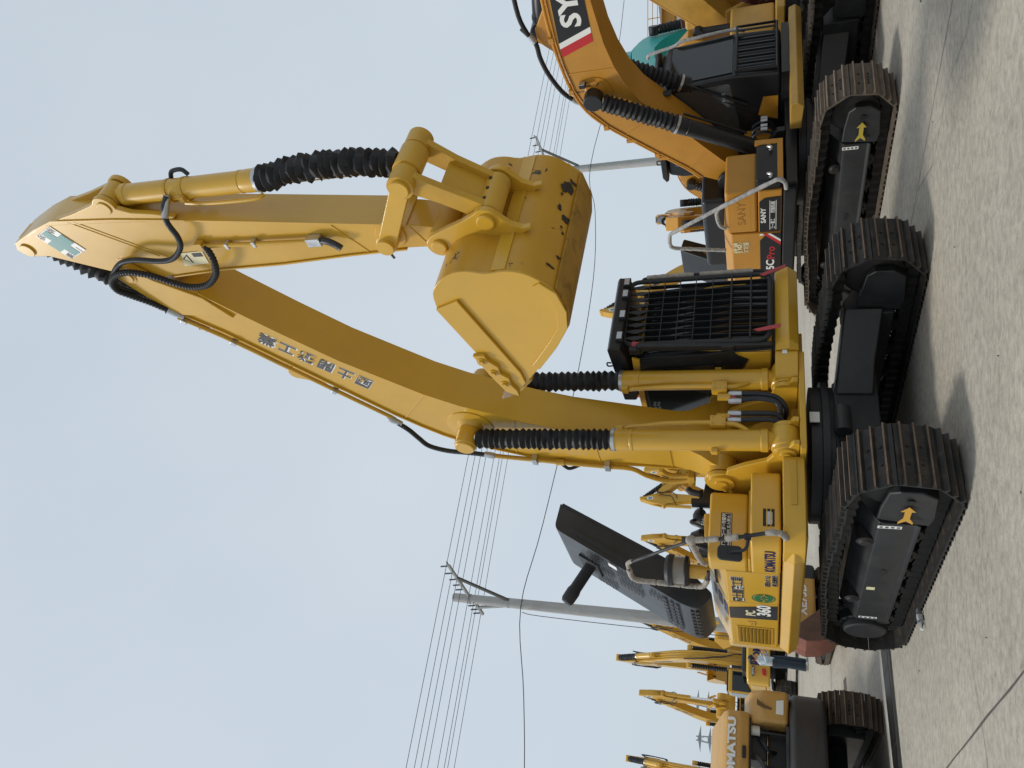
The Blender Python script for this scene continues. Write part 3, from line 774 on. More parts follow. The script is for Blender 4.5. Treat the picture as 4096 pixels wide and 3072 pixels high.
h2 = [(4.04, -0.24, 6.88), (3.98, -0.30, 6.82), (3.88, -0.33, 6.83), (3.75, -0.34, 6.91), (3.63, -0.35, 7.09), (3.61, -0.35, 7.31), (3.68, -0.35, 7.49), (3.80, -0.35, 7.69), (3.88, -0.36, 7.93), (3.86, -0.37, 8.12), (3.77, -0.37, 8.26), (3.63, -0.36, 8.31), (3.50, -0.33, 8.23), (3.35, -0.30, 8.10), (3.15, -0.27, 7.95)]
MB().tube(h2, 0.037, 12, smooth=8, rib=0.16, ribp=0.034).build('arm_hose', RUB, ARM)
MB().turn((3.20, -0.275, 7.99), (3.06, -0.265, 7.87), [(0, 0.040), (0.5, 0.042), (0.6, 0.036), (1, 0.03)], 12).build('hose_fitting', ZINC, ARM)
# arm cylinder along the boom back
hydraulic(E1, (1.86, 0.0, 7.08), (4.14, 0.0, 9.26), 0.36, 0.12, YEL, boot_n=24, seed=11, ew=0.22, name='arm_cylinder', wob=0.06, boot_r=1.25)
for s in (-1, 1):
    MB().prism([(1.55, 6.40), (2.15, 6.95), (2.0, 7.02)] + circ((1.86, 7.08), 0.11, 8, 0, 180) + [(1.66, 6.8)], s * 0.12, s * 0.17).build('cylinder_bracket', YEL, BOOM, bevel=0.01)
# bucket cylinder
BC = hydraulic(E1, (4.585, 0, 7.76), (4.60, 0, 4.44), 0.54, 0.103, YEL, boot_n=19, seed=21, ew=0.22, name='bucket_cylinder', bow=(0.075, 0, 0), wob=0.10, boot_r=1.22, er=0.115)
MB().tube([(4.47, -0.07, 6.90), (4.455, -0.09, 6.6), (4.455, -0.09, 6.1), (4.47, -0.05, 6.0)], 0.022, 10, smooth=4).build('pressure_pipe', YEL, BC)
for zz in (7.05, 6.86):
    MB().turn((4.581, 0, zz), (4.581, 0, zz - 0.035), [(0, 0.116), (1, 0.116)], 24).build('clamp_band', YELW, BC)
    for s in (-1, 1):
        MB().box((4.56, s * 0.13, zz - 0.02), (0.06, 0.05, 0.06)).build('clamp_lug', YELW, BC, bevel=0.006)
MB().tube([(4.66, 0.08, 7.02), (4.72, 0.10, 6.98), (4.73, 0.10, 6.86), (4.68, 0.08, 6.80)], 0.022, 10, smooth=4).build('port_hose', HOSE, BC)

# --- bucket linkage
PA, PR, PB, PT = Vector((3.98, 0, 4.84)), Vector((4.60, 0, 4.44)), Vector((4.15, 0, 3.82)), Vector((3.91, 0, 4.34))
def bar(p, q, w, n=8):
    d = (q - p); ang = math.degrees(math.atan2(d.z, d.x))
    return circ((q.x, q.z), w, n, ang - 80, ang + 80) + circ((p.x, p.z), w, n, ang + 100, ang + 260)
for s in (-1, 1):
    lk = MB().prism(bar(PA, PR, 0.085), s * 0.265, s * 0.325).build('side_link', YEL, E1, bevel=0.01)
    for c in (PA, PR):
        MB().turn((c.x, s * 0.20, c.z), (c.x, s * 0.375, c.z), [(0, 0.10), (0.7, 0.10), (0.75, 0.085), (0.97, 0.085), (1, 0.080)], 24).build('pin_end', YEL, lk)
    MB().cyl((PA.x - 0.10, s * 0.35, PA.z - 0.02), (PA.x - 0.14, s * 0.35, PA.z - 0.03), 0.012, n=8).build('grease_nipple', DARKST, lk)
lk = MB().turn((PR.x, -0.34, PR.z), (PR.x, 0.34, PR.z), [(0, 0.115), (0.26, 0.115), (0.262, 0.108), (0.30, 0.108), (0.302, 0.125), (0.7, 0.125), (0.702, 0.108), (0.74, 0.108), (0.742, 0.115), (1, 0.115)], 28).build('bucket_link', YELW, E1)
dd = (PB - PR).normalized(); up = Vector((-dd.z, 0, dd.x))
for s in (-1, 1):
    MB().rings([[tuple(PR + dd * t + up * h_ + Vector((0, s * y, 0))) for h_, y in ((-hh, ya), (-hh, yb), (hh, yb), (hh, ya))] for t, hh, ya, yb in ((0.06, 0.10, 0.19, 0.26), (0.35, 0.085, 0.165, 0.235), (0.70, 0.09, 0.15, 0.22))]).build('link_flange', YELW, lk, bevel=0.01)
MB().beam(PR + dd * 0.30, PR + dd * 0.70, 0.36, 0.05, up=up).build('link_web', YELW, lk, bevel=0.008)
MB().turn((PB.x, -0.225, PB.z), (PB.x, 0.225, PB.z), [(0, 0.105), (0.03, 0.115), (0.97, 0.115), (1, 0.105)], 28).build('link_boss', YELW, lk)
for i in range(3):
    p = PB + Vector((0.113, -0.13 + 0.13 * i, 0.02))
    MB().cyl(p, p + Vector((0.008, 0, 0.001)), 0.016, n=12).build('grease_hole', CHIP, lk)

# --- bucket
out = [(3.60, 4.36), (3.78, 4.33), (3.92, 4.22), (4.01, 4.06), (4.02, 3.92), (3.985, 3.77), (4.0, 3.60), (3.965, 3.45), (3.87, 3.33), (3.73, 3.23), (3.50, 3.19), (3.30, 3.225), (3.04, 3.375), (2.82, 3.52), (2.59, 3.71), (2.40, 3.86)]
out = [(p.x, p.y) for p in spline([Vector(q) for q in out], 3)]
cen = Vector((3.2, 4.05))
inn = [tuple(Vector(p) + (cen - Vector(p)).normalized() * 0.035) for p in out]
BWM = bpy.data.materials.get('bucket_paint')
BWM = mat('bucket_paint', (0.53, 0.285, 0.026), 0.38, var=0.07, vscale=1.6, dirt=(0.028, 0.02, 0.015), dirt_amt=1.0, dscale=2.4, bump=0.04, bscale=50)
for nd in BWM.node_tree.nodes:
    if nd.type == 'VALTORGB' and nd.color_ramp.elements[0].color[0] == 0.0 and nd.color_ramp.elements[1].color[0] == 1.0:
        nd.color_ramp.elements[0].position = 0.61; nd.color_ramp.elements[1].position = 0.625
BK = MB().prism(out + list(reversed(inn)), -0.745, 0.745).build('bucket', BWM, E1, smooth=30)
side_ = out + [(2.30, 3.95), (2.42, 4.01), (2.95, 4.165)]
rimin = [(3.60, 4.36), (2.95, 4.165), (2.42, 4.01), (2.36, 3.90), (2.50, 3.80), (2.66, 3.81), (3.70, 4.12)]
for s in (-1, 1):
    MB().prism(side_, s * 0.735, s * 0.765).build('side_plate', YEL, BK, bevel=0.006)
    MB().prism(rimin, s * 0.765, s * 0.795).build('side_rim', YEL, BK, bevel=0.008)
    sc = [(2.98, 4.20), (2.60, 4.09), (2.40, 4.02), (2.33, 3.90), (2.42, 3.90), (2.52, 3.94), (2.62, 3.93), (2.70, 4.00), (2.80, 3.99), (2.90, 4.07), (2.98, 4.08)]
    so = MB().prism(sc, s * 0.79, s * 0.835).build('side_cutter', YEL, BK, bevel=0.008)
    for (a, b) in ((2.90, 4.13), (2.72, 4.065), (2.54, 4.00)):
        MB().turn((a, s * 0.83, b), (a, s * 0.865, b), [(0, 0.048), (0.4, 0.048), (0.42, 0.032), (1, 0.030)], 12).build('bolt', YEL, so)
    # heel wear strip
    hw = [(3.0, 3.42), (3.28, 3.25), (3.50, 3.215), (3.72, 3.255)]
    hs_ = [(3.86, 3.33), (3.73, 3.215), (3.50, 3.175), (3.29, 3.21), (3.02, 3.37), (2.70, 3.61)]
    MB().prism(hs_ + [(2.76, 3.67), (3.06, 3.45), (3.30, 3.30), (3.50, 3.265), (3.70, 3.30), (3.82, 3.40)], s * 0.765, s * 0.785).build('wear_plate', YEL, BK, bevel=0.006)
MB().prism([(2.62, 3.67), (2.36, 3.87), (2.28, 3.97), (2.32, 4.0), (2.44, 3.93), (2.66, 3.73)], -0.745, 0.745).build('lip_plate', YELW, BK, bevel=0.006)
WSM = mat('worn_edge', (0.40, 0.22, 0.03), 0.45, var=0.2, vscale=4, dirt=(0.03, 0.02, 0.015), dirt_amt=1.0, dscale=5)
MB().prism([(3.75, 3.232), (3.5, 3.185), (3.30, 3.220), (3.02, 3.385), (3.01, 3.365), (3.29, 3.198), (3.5, 3.163), (3.76, 3.21)], -0.742, 0.742).build('wear_strip', WSM, BK, smooth=30)
MB().prism([(4.0, 3.72), (3.985, 3.66), (3.998, 3.60), (4.012, 3.60), (4.0, 3.66), (4.012, 3.72)], -0.735, 0.735).build('shell_seam', YEL, BK)
for i in range(5):
    y = -0.66 + 0.33 * i
    ad = MB().rings([[(2.44, y - 0.06, 3.76), (2.44, y + 0.06, 3.76), (2.50, y + 0.06, 3.90), (2.50, y - 0.06, 3.90)],
                     [(2.28, y - 0.055, 3.90), (2.28, y + 0.055, 3.90), (2.34, y + 0.055, 4.03), (2.34, y - 0.055, 4.03)],
                     [(2.20, y - 0.05, 4.00), (2.20, y + 0.05, 4.00), (2.26, y + 0.05, 4.07), (2.26, y - 0.05, 4.07)]]).build('tooth_adapter', YELW, BK, bevel=0.008)
    MB().rings([[(2.24, y - 0.062, 3.96), (2.24, y + 0.062, 3.96), (2.31, y + 0.062, 4.06), (2.31, y - 0.062, 4.06)],
                [(2.16, y - 0.055, 4.06), (2.16, y + 0.055, 4.06), (2.21, y + 0.055, 4.12), (2.21, y - 0.055, 4.12)],
                [(2.09, y - 0.04, 4.175), (2.09, y + 0.04, 4.175), (2.105, y + 0.04, 4.185), (2.105, y - 0.04, 4.185)]]).build('tooth', [mat('worn_tooth', (0.33, 0.20, 0.10), 0.45, var=0.3, vscale=7, dirt=(0.16, 0.12, 0.11), dirt_amt=0.9, dscale=6)], BK, bevel=0.008)
ear = circ((3.91, 4.34), 0.125, 10, 70, 215) + [(3.70, 4.30), (3.82, 4.20), (3.92, 4.10), (3.97, 3.95), (3.95, 3.75), (3.97, 3.56), (4.03, 3.44), (4.06, 3.45), (4.05, 3.52), (4.10, 3.62)] + circ((4.15, 3.82), 0.125, 10, -60, 50) + [(4.16, 4.06), (4.10, 4.22), (4.02, 4.40)]
for s in (-1, 1):
    eo = MB().prism(ear, s * 0.245, s * 0.305).build('hinge_ear', YEL, BK, bevel=0.012)
    for c, rr in ((PT, 0.075), (PB, 0.082)):
        MB().turn((c.x, s * 0.29, c.z), (c.x, s * 0.335, c.z), [(0, rr), (0.8, rr), (1, rr - 0.012)], 24).build('pin_end', YEL, eo)
MB().turn((PT.x, -0.24, PT.z), (PT.x, 0.24, PT.z), [(0, 0.13), (1, 0.13)], 24).build('hinge_bush', YELW, BK)
# bare patches where the paint has worn off the bucket floor
rc = random.Random(5)
td = Vector((-0.14, 0, -0.10)).normalized(); tn = Vector((0.10, 0, -0.14)).normalized()
for (x, y, z, w, h_) in ((3.83, 0.45, 3.30, 0.085, 0.075), (3.85, 0.16, 3.32, 0.04, 0.03), (3.78, 0.07, 3.266, 0.05, 0.045), (3.80, -0.05, 3.28, 0.02, 0.016), (3.78, -0.11, 3.266, 0.018, 0.02), (3.86, 0.33, 3.323, 0.02, 0.015), (3.79, 0.56, 3.273, 0.03, 0.05), (3.77, -0.4, 3.26, 0.022, 0.03), (3.82, -0.55, 3.295, 0.015, 0.05)):
    c = Vector((x, y, z)) + tn * 0.012
    P = []
    for i in range(14):
        a = 2 * math.pi * i / 14; q = 0.55 + 0.6 * rc.random()
        P.append(c + Vector((0, 1, 0)) * (w * q * math.cos(a)) + td * (h_ * q * math.sin(a)))
    MB().rings([P, [p + tn * 0.002 for p in P]]).build('bare_patch', CHIP, BK)
# ---------------------------------------------------------------- upper structure of the large yellow excavator
def vbox(name, poly, z0, z1, material, parent, rad=0.05, bevel=0.012, **kw):
    return MB().prism(fillet(poly, rad), z0, z1, 'Z').build(name, material, parent, bevel=bevel, **kw)
# black core painting the dark engine bay behind the door gaps
MB().bb((-2.62, -1.44, 1.31), (-0.08, 1.35, 1.98)).build('bay_shade_core', BLK, E1)
# side doors on the right
sec = [(-1.50, 1.425), (-1.50, 2.005), (-1.08, 2.245), (-0.80, 2.26), (-0.80, 1.425)]
D1 = MB().prism(sec, -0.955, -0.055, 'X').build('side_door', YEL, E1, bevel=0.02, seg=3)
D2 = MB().prism(sec, -2.50, -0.968, 'X').build('side_door', YEL, E1, bevel=0.02, seg=3)
# rear corner and counterweight
cwp = fillet([(-2.512, -1.49), (-2.95, -1.42), (-3.28, -0.80), (-3.38, 0.0), (-3.28, 0.80), (-2.95, 1.42), (-2.512, 1.45)], [0, 0.25, 0.4, 0.3, 0.4, 0.25, 0], 5)
CW = MB().prism(cwp, 1.30, 2.06, 'Z').build('counterweight', YEL, E1, bevel=0.06, seg=3)
MB().prism([(p[0] * 0.985, p[1] * 0.97) for p in cwp], 1.19, 1.30, 'Z').build('counterweight_base', YEL, CW, bevel=0.04)
# stripe, squares and numbers on the rear door
y0 = -1.502
MB().prism([(-1.50, 2.0), (-1.14, 2.0), (-0.985, 1.44), (-1.44, 1.44)], y0, y0 - 0.003).build('dark_stripe', GREYP, D2)
def on_bevel(x0, x1, t0, t1):
    a = Vector((0, -1.50, 2.005)); b = Vector((0, -1.08, 2.245)); n = Vector((0, -0.24, 0.42)).normalized() * 0.003
    P = [a.lerp(b, t) for t in (t0, t1)]
    return [Vector((x0, 0, 0)) + P[0] + n, Vector((x1, 0, 0)) + P[0] + n, Vector((x1 - 0.02, 0, 0)) + P[1] + n, Vector((x0 - 0.02, 0, 0)) + P[1] + n]
for t0, t1, w in ((0.05, 0.25, 0.34), (0.36, 0.55, 0.33), (0.66, 0.80, 0.31)):
    q = on_bevel(-1.49, -1.49 + w, t0, t1)
    nn = Vector((0, -0.24, 0.42)).normalized() * 0.003
    MB().rings([q, [p + nn for p in q]]).build('blue_square', BLUEP, D2)
text('lettering', 'PC', CREAM, D2, (-1.27, y0 - 0.004, 1.745), (1, 0, 0), (0, 0, 1), 0.155, 0.002, bold=0.03, width=0.17)
text('lettering', '360', WHT, D2, (-1.155, y0 - 0.004, 1.59), (1, 0, 0), (0, 0, 1), 0.215, 0.002, bold=0.032, width=0.345)
# louvre slats on a flat plate coloured as the opening's shade
LV = MB().bb((-2.36, y0 + 0.001, 1.505), (-1.77, y0 - 0.002, 1.915)).build('louvre_shade_plate', mat('recess_shade', (0.05, 0.028, 0.006), 0.6), D2)
for i in range(9):
    z = 1.53 + i * 0.0445
    MB().rings([[(-2.345, y0 - 0.003, z - 0.012), (-1.785, y0 - 0.003, z - 0.012), (-1.785, y0 - 0.020, z + 0.016), (-2.345, y0 - 0.020, z + 0.016)],
                [(-2.345, y0 - 0.003, z - 0.006), (-1.785, y0 - 0.003, z - 0.006), (-1.785, y0 - 0.020, z + 0.022), (-2.345, y0 - 0.020, z + 0.022)]]).build('louvre_slat', YEL, D2)
for a, b in (((-2.375, 1.49), (-1.755, 1.508)), ((-2.375, 1.912), (-1.755, 1.93)), ((-2.375, 1.508), (-2.352, 1.912)), ((-1.778, 1.508), (-1.755, 1.912))):
    MB().bb((a[0], y0 + 0.001, a[1]), (b[0], y0 - 0.012, b[1])).build('louvre_frame', YEL, D2, bevel=0.004)
lt = MB().bb((-1.70, y0 + 0.001, 1.70), (-1.57, y0 - 0.008, 1.79)).build('door_latch', YEL, D2, bevel=0.004)
MB().box((-1.635, y0 - 0.011, 1.745), (0.04, 0.010, 0.012)).build('latch_key', ZINC, lt)
# prints on the front door
text('lettering_outline', '國土開発工業', WHT, D1, (-0.55, y0 - 0.001, 1.872), (1, 0, 0), (0, 0, 1), 0.142, 0.002, bold=0.035, width=0.735)
text('lettering', '國土開発工業', INK, D1, (-0.55, y0 - 0.0035, 1.872), (1, 0, 0), (0, 0, 1), 0.142, 0.002, bold=0.018, width=0.725)
text('lettering_outline', '超低のオフ法', WHT, D1, (-0.245, y0 - 0.001, 1.55), (1, 0, 0), (0, 0, 1), 0.066, 0.002, bold=0.035, width=0.31)
text('lettering', '超低のオフ法', INK, D1, (-0.245, y0 - 0.0035, 1.55), (1, 0, 0), (0, 0, 1), 0.066, 0.002, bold=0.01, width=0.30)
text('lettering_outline', '適合低燃費型', WHT, D1, (-0.225, y0 - 0.001, 1.473), (1, 0, 0), (0, 0, 1), 0.066, 0.002, bold=0.035, width=0.31)
text('lettering', '適合低燃費型', INK, D1, (-0.225, y0 - 0.0035, 1.473), (1, 0, 0), (0, 0, 1), 0.066, 0.002, bold=0.01, width=0.30)
def ring_poly(c, r0, r1, a0, a1, n=20):
    return circ(c, r1, n, a0, a1) + list(reversed(circ(c, r0, n, a0, a1)))
lc = (-0.765, 1.60)
for a0, a1 in ((8, 172), (188, 352)):
    MB().prism(ring_poly(lc, 0.062, 0.104, a0, a1), y0 - 0.001, y0 - 0.004).build('round_emblem', GREEN, D1)
MB().bb((lc[0] - 0.016, y0 - 0.001, lc[1] - 0.062), (lc[0] + 0.016, y0 - 0.004, lc[1] + 0.062)).build('round_emblem', GREEN, D1)
MB().bb((lc[0] - 0.05, y0 - 0.001, lc[1] - 0.013), (lc[0] - 0.016, y0 - 0.004, lc[1] + 0.013)).build('round_emblem', GREEN, D1)
MB().bb((lc[0] + 0.016, y0 - 0.001, lc[1] - 0.013), (lc[0] + 0.05, y0 - 0.004, lc[1] + 0.013)).build('round_emblem', GREEN, D1)
m = MB()
for i in range(36):
    a = R(i * 10); p = (lc[0] + 0.126 * math.cos(a), y0 - 0.002, lc[1] + 0.126 * math.sin(a))
    m.box(p, (0.011, 0.003, 0.016), Matrix.Rotation(-a, 3, 'Y'))
m.build('emblem_ring', GREEN, D1, kind='stuff')
# skirt below the doors: wedge with ridge
sk = [(-1.42, 1.405), (-1.52, 1.40), (-1.60, 1.295), (-1.52, 1.19), (-1.42, 1.19)]
SK = MB().prism(sk, -2.40, 0.45, 'X').build('side_skirt', YEL, E1, bevel=0.012)
MB().rings([[(-2.40, y, z) for y, z in sk], [(-2.62, y + (0.10 if y < -1.45 else 0), z) for y, z in sk]]).build('skirt_end', YEL, SK, bevel=0.012)
MB().rings([[(0.45, y, z) for y, z in sk], [(0.62, min(y, -1.40) + (0.05 if y < -1.55 else 0), z) for y, z in sk]]).build('skirt_end', YEL, SK, bevel=0.012)
vbox('front_skirt', [(0.40, -0.60), (0.98, -0.60), (0.98, -1.30), (0.78, -1.545), (0.40, -1.545)], 1.19, 1.405, YEL, SK, rad=[0, 0.05, 0.22, 0.15, 0])
st = MB().bb((0.982, -1.18, 1.27), (0.995, -0.66, 1.33)).build('step_plate', YELW, SK, bevel=0.004)
# lower front box with headlamp, upper tool box
LB = vbox('front_box', [(-0.05, -0.66), (0.72, -0.66), (0.72, -1.505), (-0.05, -1.505)], 1.42, 1.725, YEL, E1, rad=[0, 0.05, 0.22, 0], bevel=0.03, seg=3)
text('lettering', 'KOMATSU', NAVY, LB, (0.285, -1.507, 1.525), (1, 0, 0), (0, 0, 1), 0.145, 0.002, bold=0.034, width=0.51)
MB().bb((0.715, -1.305, 1.485), (0.7225, -1.105, 1.60)).build('lamp_recess', INK, LB, bevel=0.003)
MB().prism(fillet([(-1.29, 1.505), (-1.14, 1.505), (-1.14, 1.57), (-1.29, 1.57)], 0.02), 0.7225, 0.733, 'X').build('headlamp', LENS, LB, bevel=0.004)
for z in (1.522, 1.562):
    MB().bb((0.728, -1.31, z - 0.005), (0.739, -1.10, z + 0.005)).build('lamp_bar', YEL, LB, bevel=0.002)
TB = vbox('tool_box', [(-0.75, -0.68), (0.27, -0.68), (0.27, -1.50), (-0.052, -1.50), (-0.052, -0.68)][1:4] + [(-0.052, -0.68)], 1.755, 2.175, YEL, E1, rad=[0.06, 0.12, 0, 0], bevel=0.035, seg=3)
MB().bb((-0.04, -1.49, 1.726), (0.285, -0.66, 1.754)).build('box_lip', YEL, TB, bevel=0.006)
SG = MB().prism(fillet([(-1.50 + 0.05, 1.925), (-0.95, 1.925), (-0.95, 2.045), (-1.45, 2.045)], 0.012), 0.268, 0.274, 'X').build('sign_plate', INK, TB)
for a, b in (((-1.44, 1.935), (-0.96, 1.939)), ((-1.44, 2.031), (-0.96, 2.035)), ((-1.44, 1.939), (-1.436, 2.031)), ((-0.964, 1.939), (-0.96, 2.031))):
    MB().bb((0.2735, a[0], a[1]), (0.2755, b[0], b[1])).build('sign_border', WHT, TB)
text('lettering', 'ドライブレコーダー作業中', WHT, TB, (0.2755, -1.20, 2.007), (0, 1, 0), (0, 0, 1), 0.047, 0.002, bold=0.02, width=0.46)
text('lettering', 'Caution 旋回内 立入禁止', WHT, TB, (0.2755, -1.20, 1.96), (0, 1, 0), (0, 0, 1), 0.036, 0.002, bold=0.012, width=0.44)
# engine fittings showing above the box
EB = MB().bb((-0.95, -1.30, 1.98), (-0.08, -0.35, 2.16)).build('engine_block', BLK, E1, bevel=0.03)
MB().turn((-0.35, -1.05, 2.12), (-0.35, -1.05, 2.45), [(0, 0.17), (0.6, 0.17), (0.7, 0.15), (0.9, 0.12), (1, 0.05)], 24).build('air_cleaner', BLK, EB)
MB().turn((-0.45, -0.98, 2.40), (-0.45, -0.98, 2.54), [(0, 0.035), (0.5, 0.035), (0.55, 0.045), (1, 0.045)], 14).build('filler_cap', DARKST, EB)
MB().tube([(-0.30, -0.80, 2.10), (-0.30, -0.80, 2.26), (-0.34, -0.72, 2.34), (-0.45, -0.62, 2.34)], 0.075, 14, smooth=5).build('intake_elbow', BLKM, EB)
MB().turn((-0.30, -0.80, 2.24), (-0.31, -0.79, 2.27), [(0, 0.082), (1, 0.082)], 20).build('hose_clamp', ZINC, EB)
MB().turn((-0.3, -0.52, 2.12), (-0.3, -0.52, 2.31), [(0, 0.055), (0.1, 0.06), (0.9, 0.06), (1, 0.05)], 18).build('fuel_filter', mat('filter_olive', (0.25, 0.18, 0.04), 0.5), EB)
MB().tube([(-0.25, -0.45, 2.33), (-0.25, -0.42, 2.46), (-0.25, -0.38, 2.46)], 0.04, 12, smooth=4).build('breather', BLKM, EB)
MB().bb((-0.34, -0.62, 2.30), (-0.22, -0.40, 2.345)).build('filter_head', BLK, EB, bevel=0.01)
for a in ((-0.2, -1.22), (-0.15, -0.98), (-0.5, -0.75)):
    MB().tube([(a[0], a[1], 2.12), (a[0], a[1] + 0.05, 2.30), (a[0] - 0.08, a[1] + 0.14, 2.42), (a[0] - 0.2, a[1] + 0.25, 2.32)], 0.022, 10, smooth=5).build('engine_hose', HOSE, EB)
MB().bb((-0.2, -0.66, 2.10), (-0.08, -0.60, 2.42)).build('bracket', BLK, EB)
MB().prism([(-0.62, 2.05), (-0.30, 2.05), (-0.30, 2.26), (-0.62, 2.30)], -0.16, -0.10, 'X').build('cover_plate', BLK, EB, bevel=0.01)
# pre-cleaner on its yellow stack
pc = MB().turn((-0.55, -1.33, 2.20), (-0.55, -1.33, 2.45), [(0, 0.085), (1, 0.085)], 24).build('precleaner', YEL, E1)
MB().turn((-0.55, -1.33, 2.43), (-0.55, -1.33, 2.73), [(0, 0.10), (0.05, 0.17), (0.16, 0.185), (0.2, 0.175)], 28).build('cap_base', BLKM, pc)
MB().turn((-0.55, -1.33, 2.485), (-0.55, -1.33, 2.63), [(0, 0.165), (1, 0.165)], 28).build('dust_bowl', mat('smoky_bowl', (0.22, 0.20, 0.17), 0.25, var=0.2), pc)
MB().turn((-0.55, -1.33, 2.62), (-0.55, -1.33, 2.73), [(0, 0.185), (0.5, 0.19), (0.85, 0.16), (1, 0.08)], 28).build('cap_top', BLKM, pc)
MB().turn((-0.42, -1.12, 2.15), (-0.42, -1.12, 2.33), [(0, 0.09), (0.7, 0.09), (0.72, 0.11), (1, 0.11)], 24).build('stack_collar', YELW, pc)

# opened hood: deep lid hinged along the right side
lid = fillet([(-0.30, 4.30), (-0.68, 4.33), (-1.575, 2.56), (-1.63, 2.34), (-1.42, 2.18), (-1.16, 2.46)], [0.02, 0.10, 0.12, 0.10, 0.06, 0.05], 4)
HD = MB().prism(lid, -2.12, -1.0, 'X').build('engine_hood', GREYP, E1, bevel=0.05, seg=3, smooth=50)
a_ = Vector((0, -0.33, 4.29)); b_ = Vector((0, -1.18, 2.50))
MB().beam((-1.01, -0.315, 4.27), (-1.01, -1.16, 2.49), 0.05, 0.045).build('hood_rim', BLKM, HD, bevel=0.012)
# long raised rib on the front wall
MB().prism(fillet([(-0.66, 4.08), (-0.73, 4.06), (-1.12, 3.27), (-1.05, 3.25)], 0.03), -0.999, -0.985, 'X').build('pressed_rib', GREYP, HD, bevel=0.005)
fa, fb = Vector((0, -0.72, 4.30)), Vector((0, -1.57, 2.61))
fd = (fb - fa).normalized(); fn = Vector((0, -1.76, 0.83)).normalized()
if fn.y > 0: fn = -fn
fn = Vector((0, fd.z, -fd.y)); fn = fn if fn.y < 0 else -fn
def vents(x0, n, t0, rows):
    m = MB()
    for i in range(n):
        for j in range(rows):
            c = fa + fd * (t0 + 0.055 * i) + fn * 0.001 + Vector((x0 - 0.062 * j - (0.0 if i % 2 else 0.02), 0, 0))
            M = Matrix((Vector((1, 0, 0)), fd, fn)).transposed()
            m.box(c, (0.042, 0.028, 0.004), M)
    return m.build('hood_vent_shade', INK, HD, kind='stuff')  # flat black plates paint the shade inside the vent openings
vents(-1.10, 7, 0.50, 4); vents(-1.40, 7, 0.50, 4); vents(-1.10, 7, 0.98, 4); vents(-1.40, 7, 0.98, 4); vents(-1.15, 5, 1.48, 3); vents(-1.80, 6, 0.55, 4)
sl = MB()
M_ = Matrix((Vector((1, 0, 0)), fd, fn)).transposed()
for i in range(8):
    for j, t in enumerate((1.70, 1.79, 1.87)):
        sl.box(fa + fd * t + fn * 0.002 + Vector((-1.14 - 0.115 * i, 0, 0)), (0.078, 0.06, 0.004), M_)
sl.build('hood_louvre_shade', INK, HD, kind='stuff')  # louvre slots get their dark inside by colour, as black plates
lc2 = Vector((0, -1.585, 2.47)); 
s2 = MB()
for i in range(8):
    for z, y in ((2.43, -1.607), (2.37, -1.61)):
        s2.box((-1.14 - 0.115 * i, y, z), (0.078, 0.03, 0.04))
s2.build('hood_louvre_shade', INK, HD, kind='stuff')  # same painted slot shade on the rounded lower end
stk = fa + fd * 0.93 + fn * 0.003 + Vector((-1.06, 0, 0))
MB().box(stk, (0.10, 0.13, 0.003), M_).build('sticker', WHT, HD)
# exhaust stack standing on the hood
mb_ = Vector((-1.62, -0.93, 3.90)); md = Vector((0, -0.90, 0.43)).normalized()
mf = MB().turn(mb_ - md * 0.02, mb_ + md * 0.62, [(0, 0.085), (0.1, 0.082), (0.62, 0.082), (0.70, 0.095), (0.92, 0.092), (0.985, 0.072), (1, 0.03)], 28).build('exhaust_stack', BLKM, HD, smooth=50)
MB().box(mb_ - md * 0.02, (0.36, 0.34, 0.05), M_).build('stack_flange', BLKM, HD, bevel=0.01)
# gas strut and hinge stays at the low end
MB().cyl((-2.2, -1.40, 2.44), (-2.4, -1.28, 2.20), 0.022, n=12).build('gas_strut', CHROME, HD)
MB().cyl((-1.05, -1.2, 2.46), (-0.9, -0.75, 2.20), 0.02, n=12).build('gas_strut', BLK, HD)

# --- hand rail with wrapped sleeves and mirror
HR = MB().tube([(0.80, -1.47, 1.38), (0.90, -1.47, 1.42), (0.925, -1.47, 1.50), (0.88, -1.47, 1.60), (0.80, -1.47, 1.76), (0.69, -1.47, 2.02), (0.62, -1.47, 2.31)], 0.021, 12, smooth=5).build('hand_rail', BLKM, E1)
MB().tube([(0.62, -1.47, 2.30), (0.45, -1.465, 2.48), (0.15, -1.455, 2.78), (-0.10, -1.45, 3.03), (-0.16, -1.45, 3.09), (-0.25, -1.45, 3.12), (-0.58, -1.45, 3.12), (-0.67, -1.45, 3.07), (-0.685, -1.45, 2.98), (-0.70, -1.45, 2.60), (-0.71, -1.45, 2.36), (-0.66, -1.45, 2.27), (-0.50, -1.43, 2.22), (-0.3, -1.42, 2.20)], 0.019, 12, smooth=4).build('rail_hoop', BLKM, HR)
def sleeve(pts, r=0.031, seed=1, name='wrap_sleeve'):
    rnd = random.Random(seed)
    P = resample(spline([Vector(p) for p in pts], 5), 0.018)
    f = [r * (1 + 0.16 * (rnd.random() - 0.5)) for _ in P]
    for i in range(0, len(f), 8): f[i] *= 0.80
    return MB().tube(P, lambda t: f[min(len(f) - 1, int(t * (len(f) - 1) + 0.5))], 12).build(name, FLEECE, HR)
sleeve([(0.80, -1.47, 1.37), (0.90, -1.47, 1.42), (0.925, -1.47, 1.50), (0.90, -1.47, 1.565)], 0.034, 1)
sleeve([(0.775, -1.47, 1.83), (0.74, -1.47, 1.91), (0.715, -1.47, 1.96)], 0.036, 2)
sleeve([(0.70, -1.47, 2.03), (0.66, -1.47, 2.15), (0.63, -1.47, 2.26), (0.60, -1.47, 2.33)], 0.033, 3)
sleeve([(-0.10, -1.45, 3.05), (-0.18, -1.45, 3.11), (-0.30, -1.45, 3.12)], 0.026, 4)
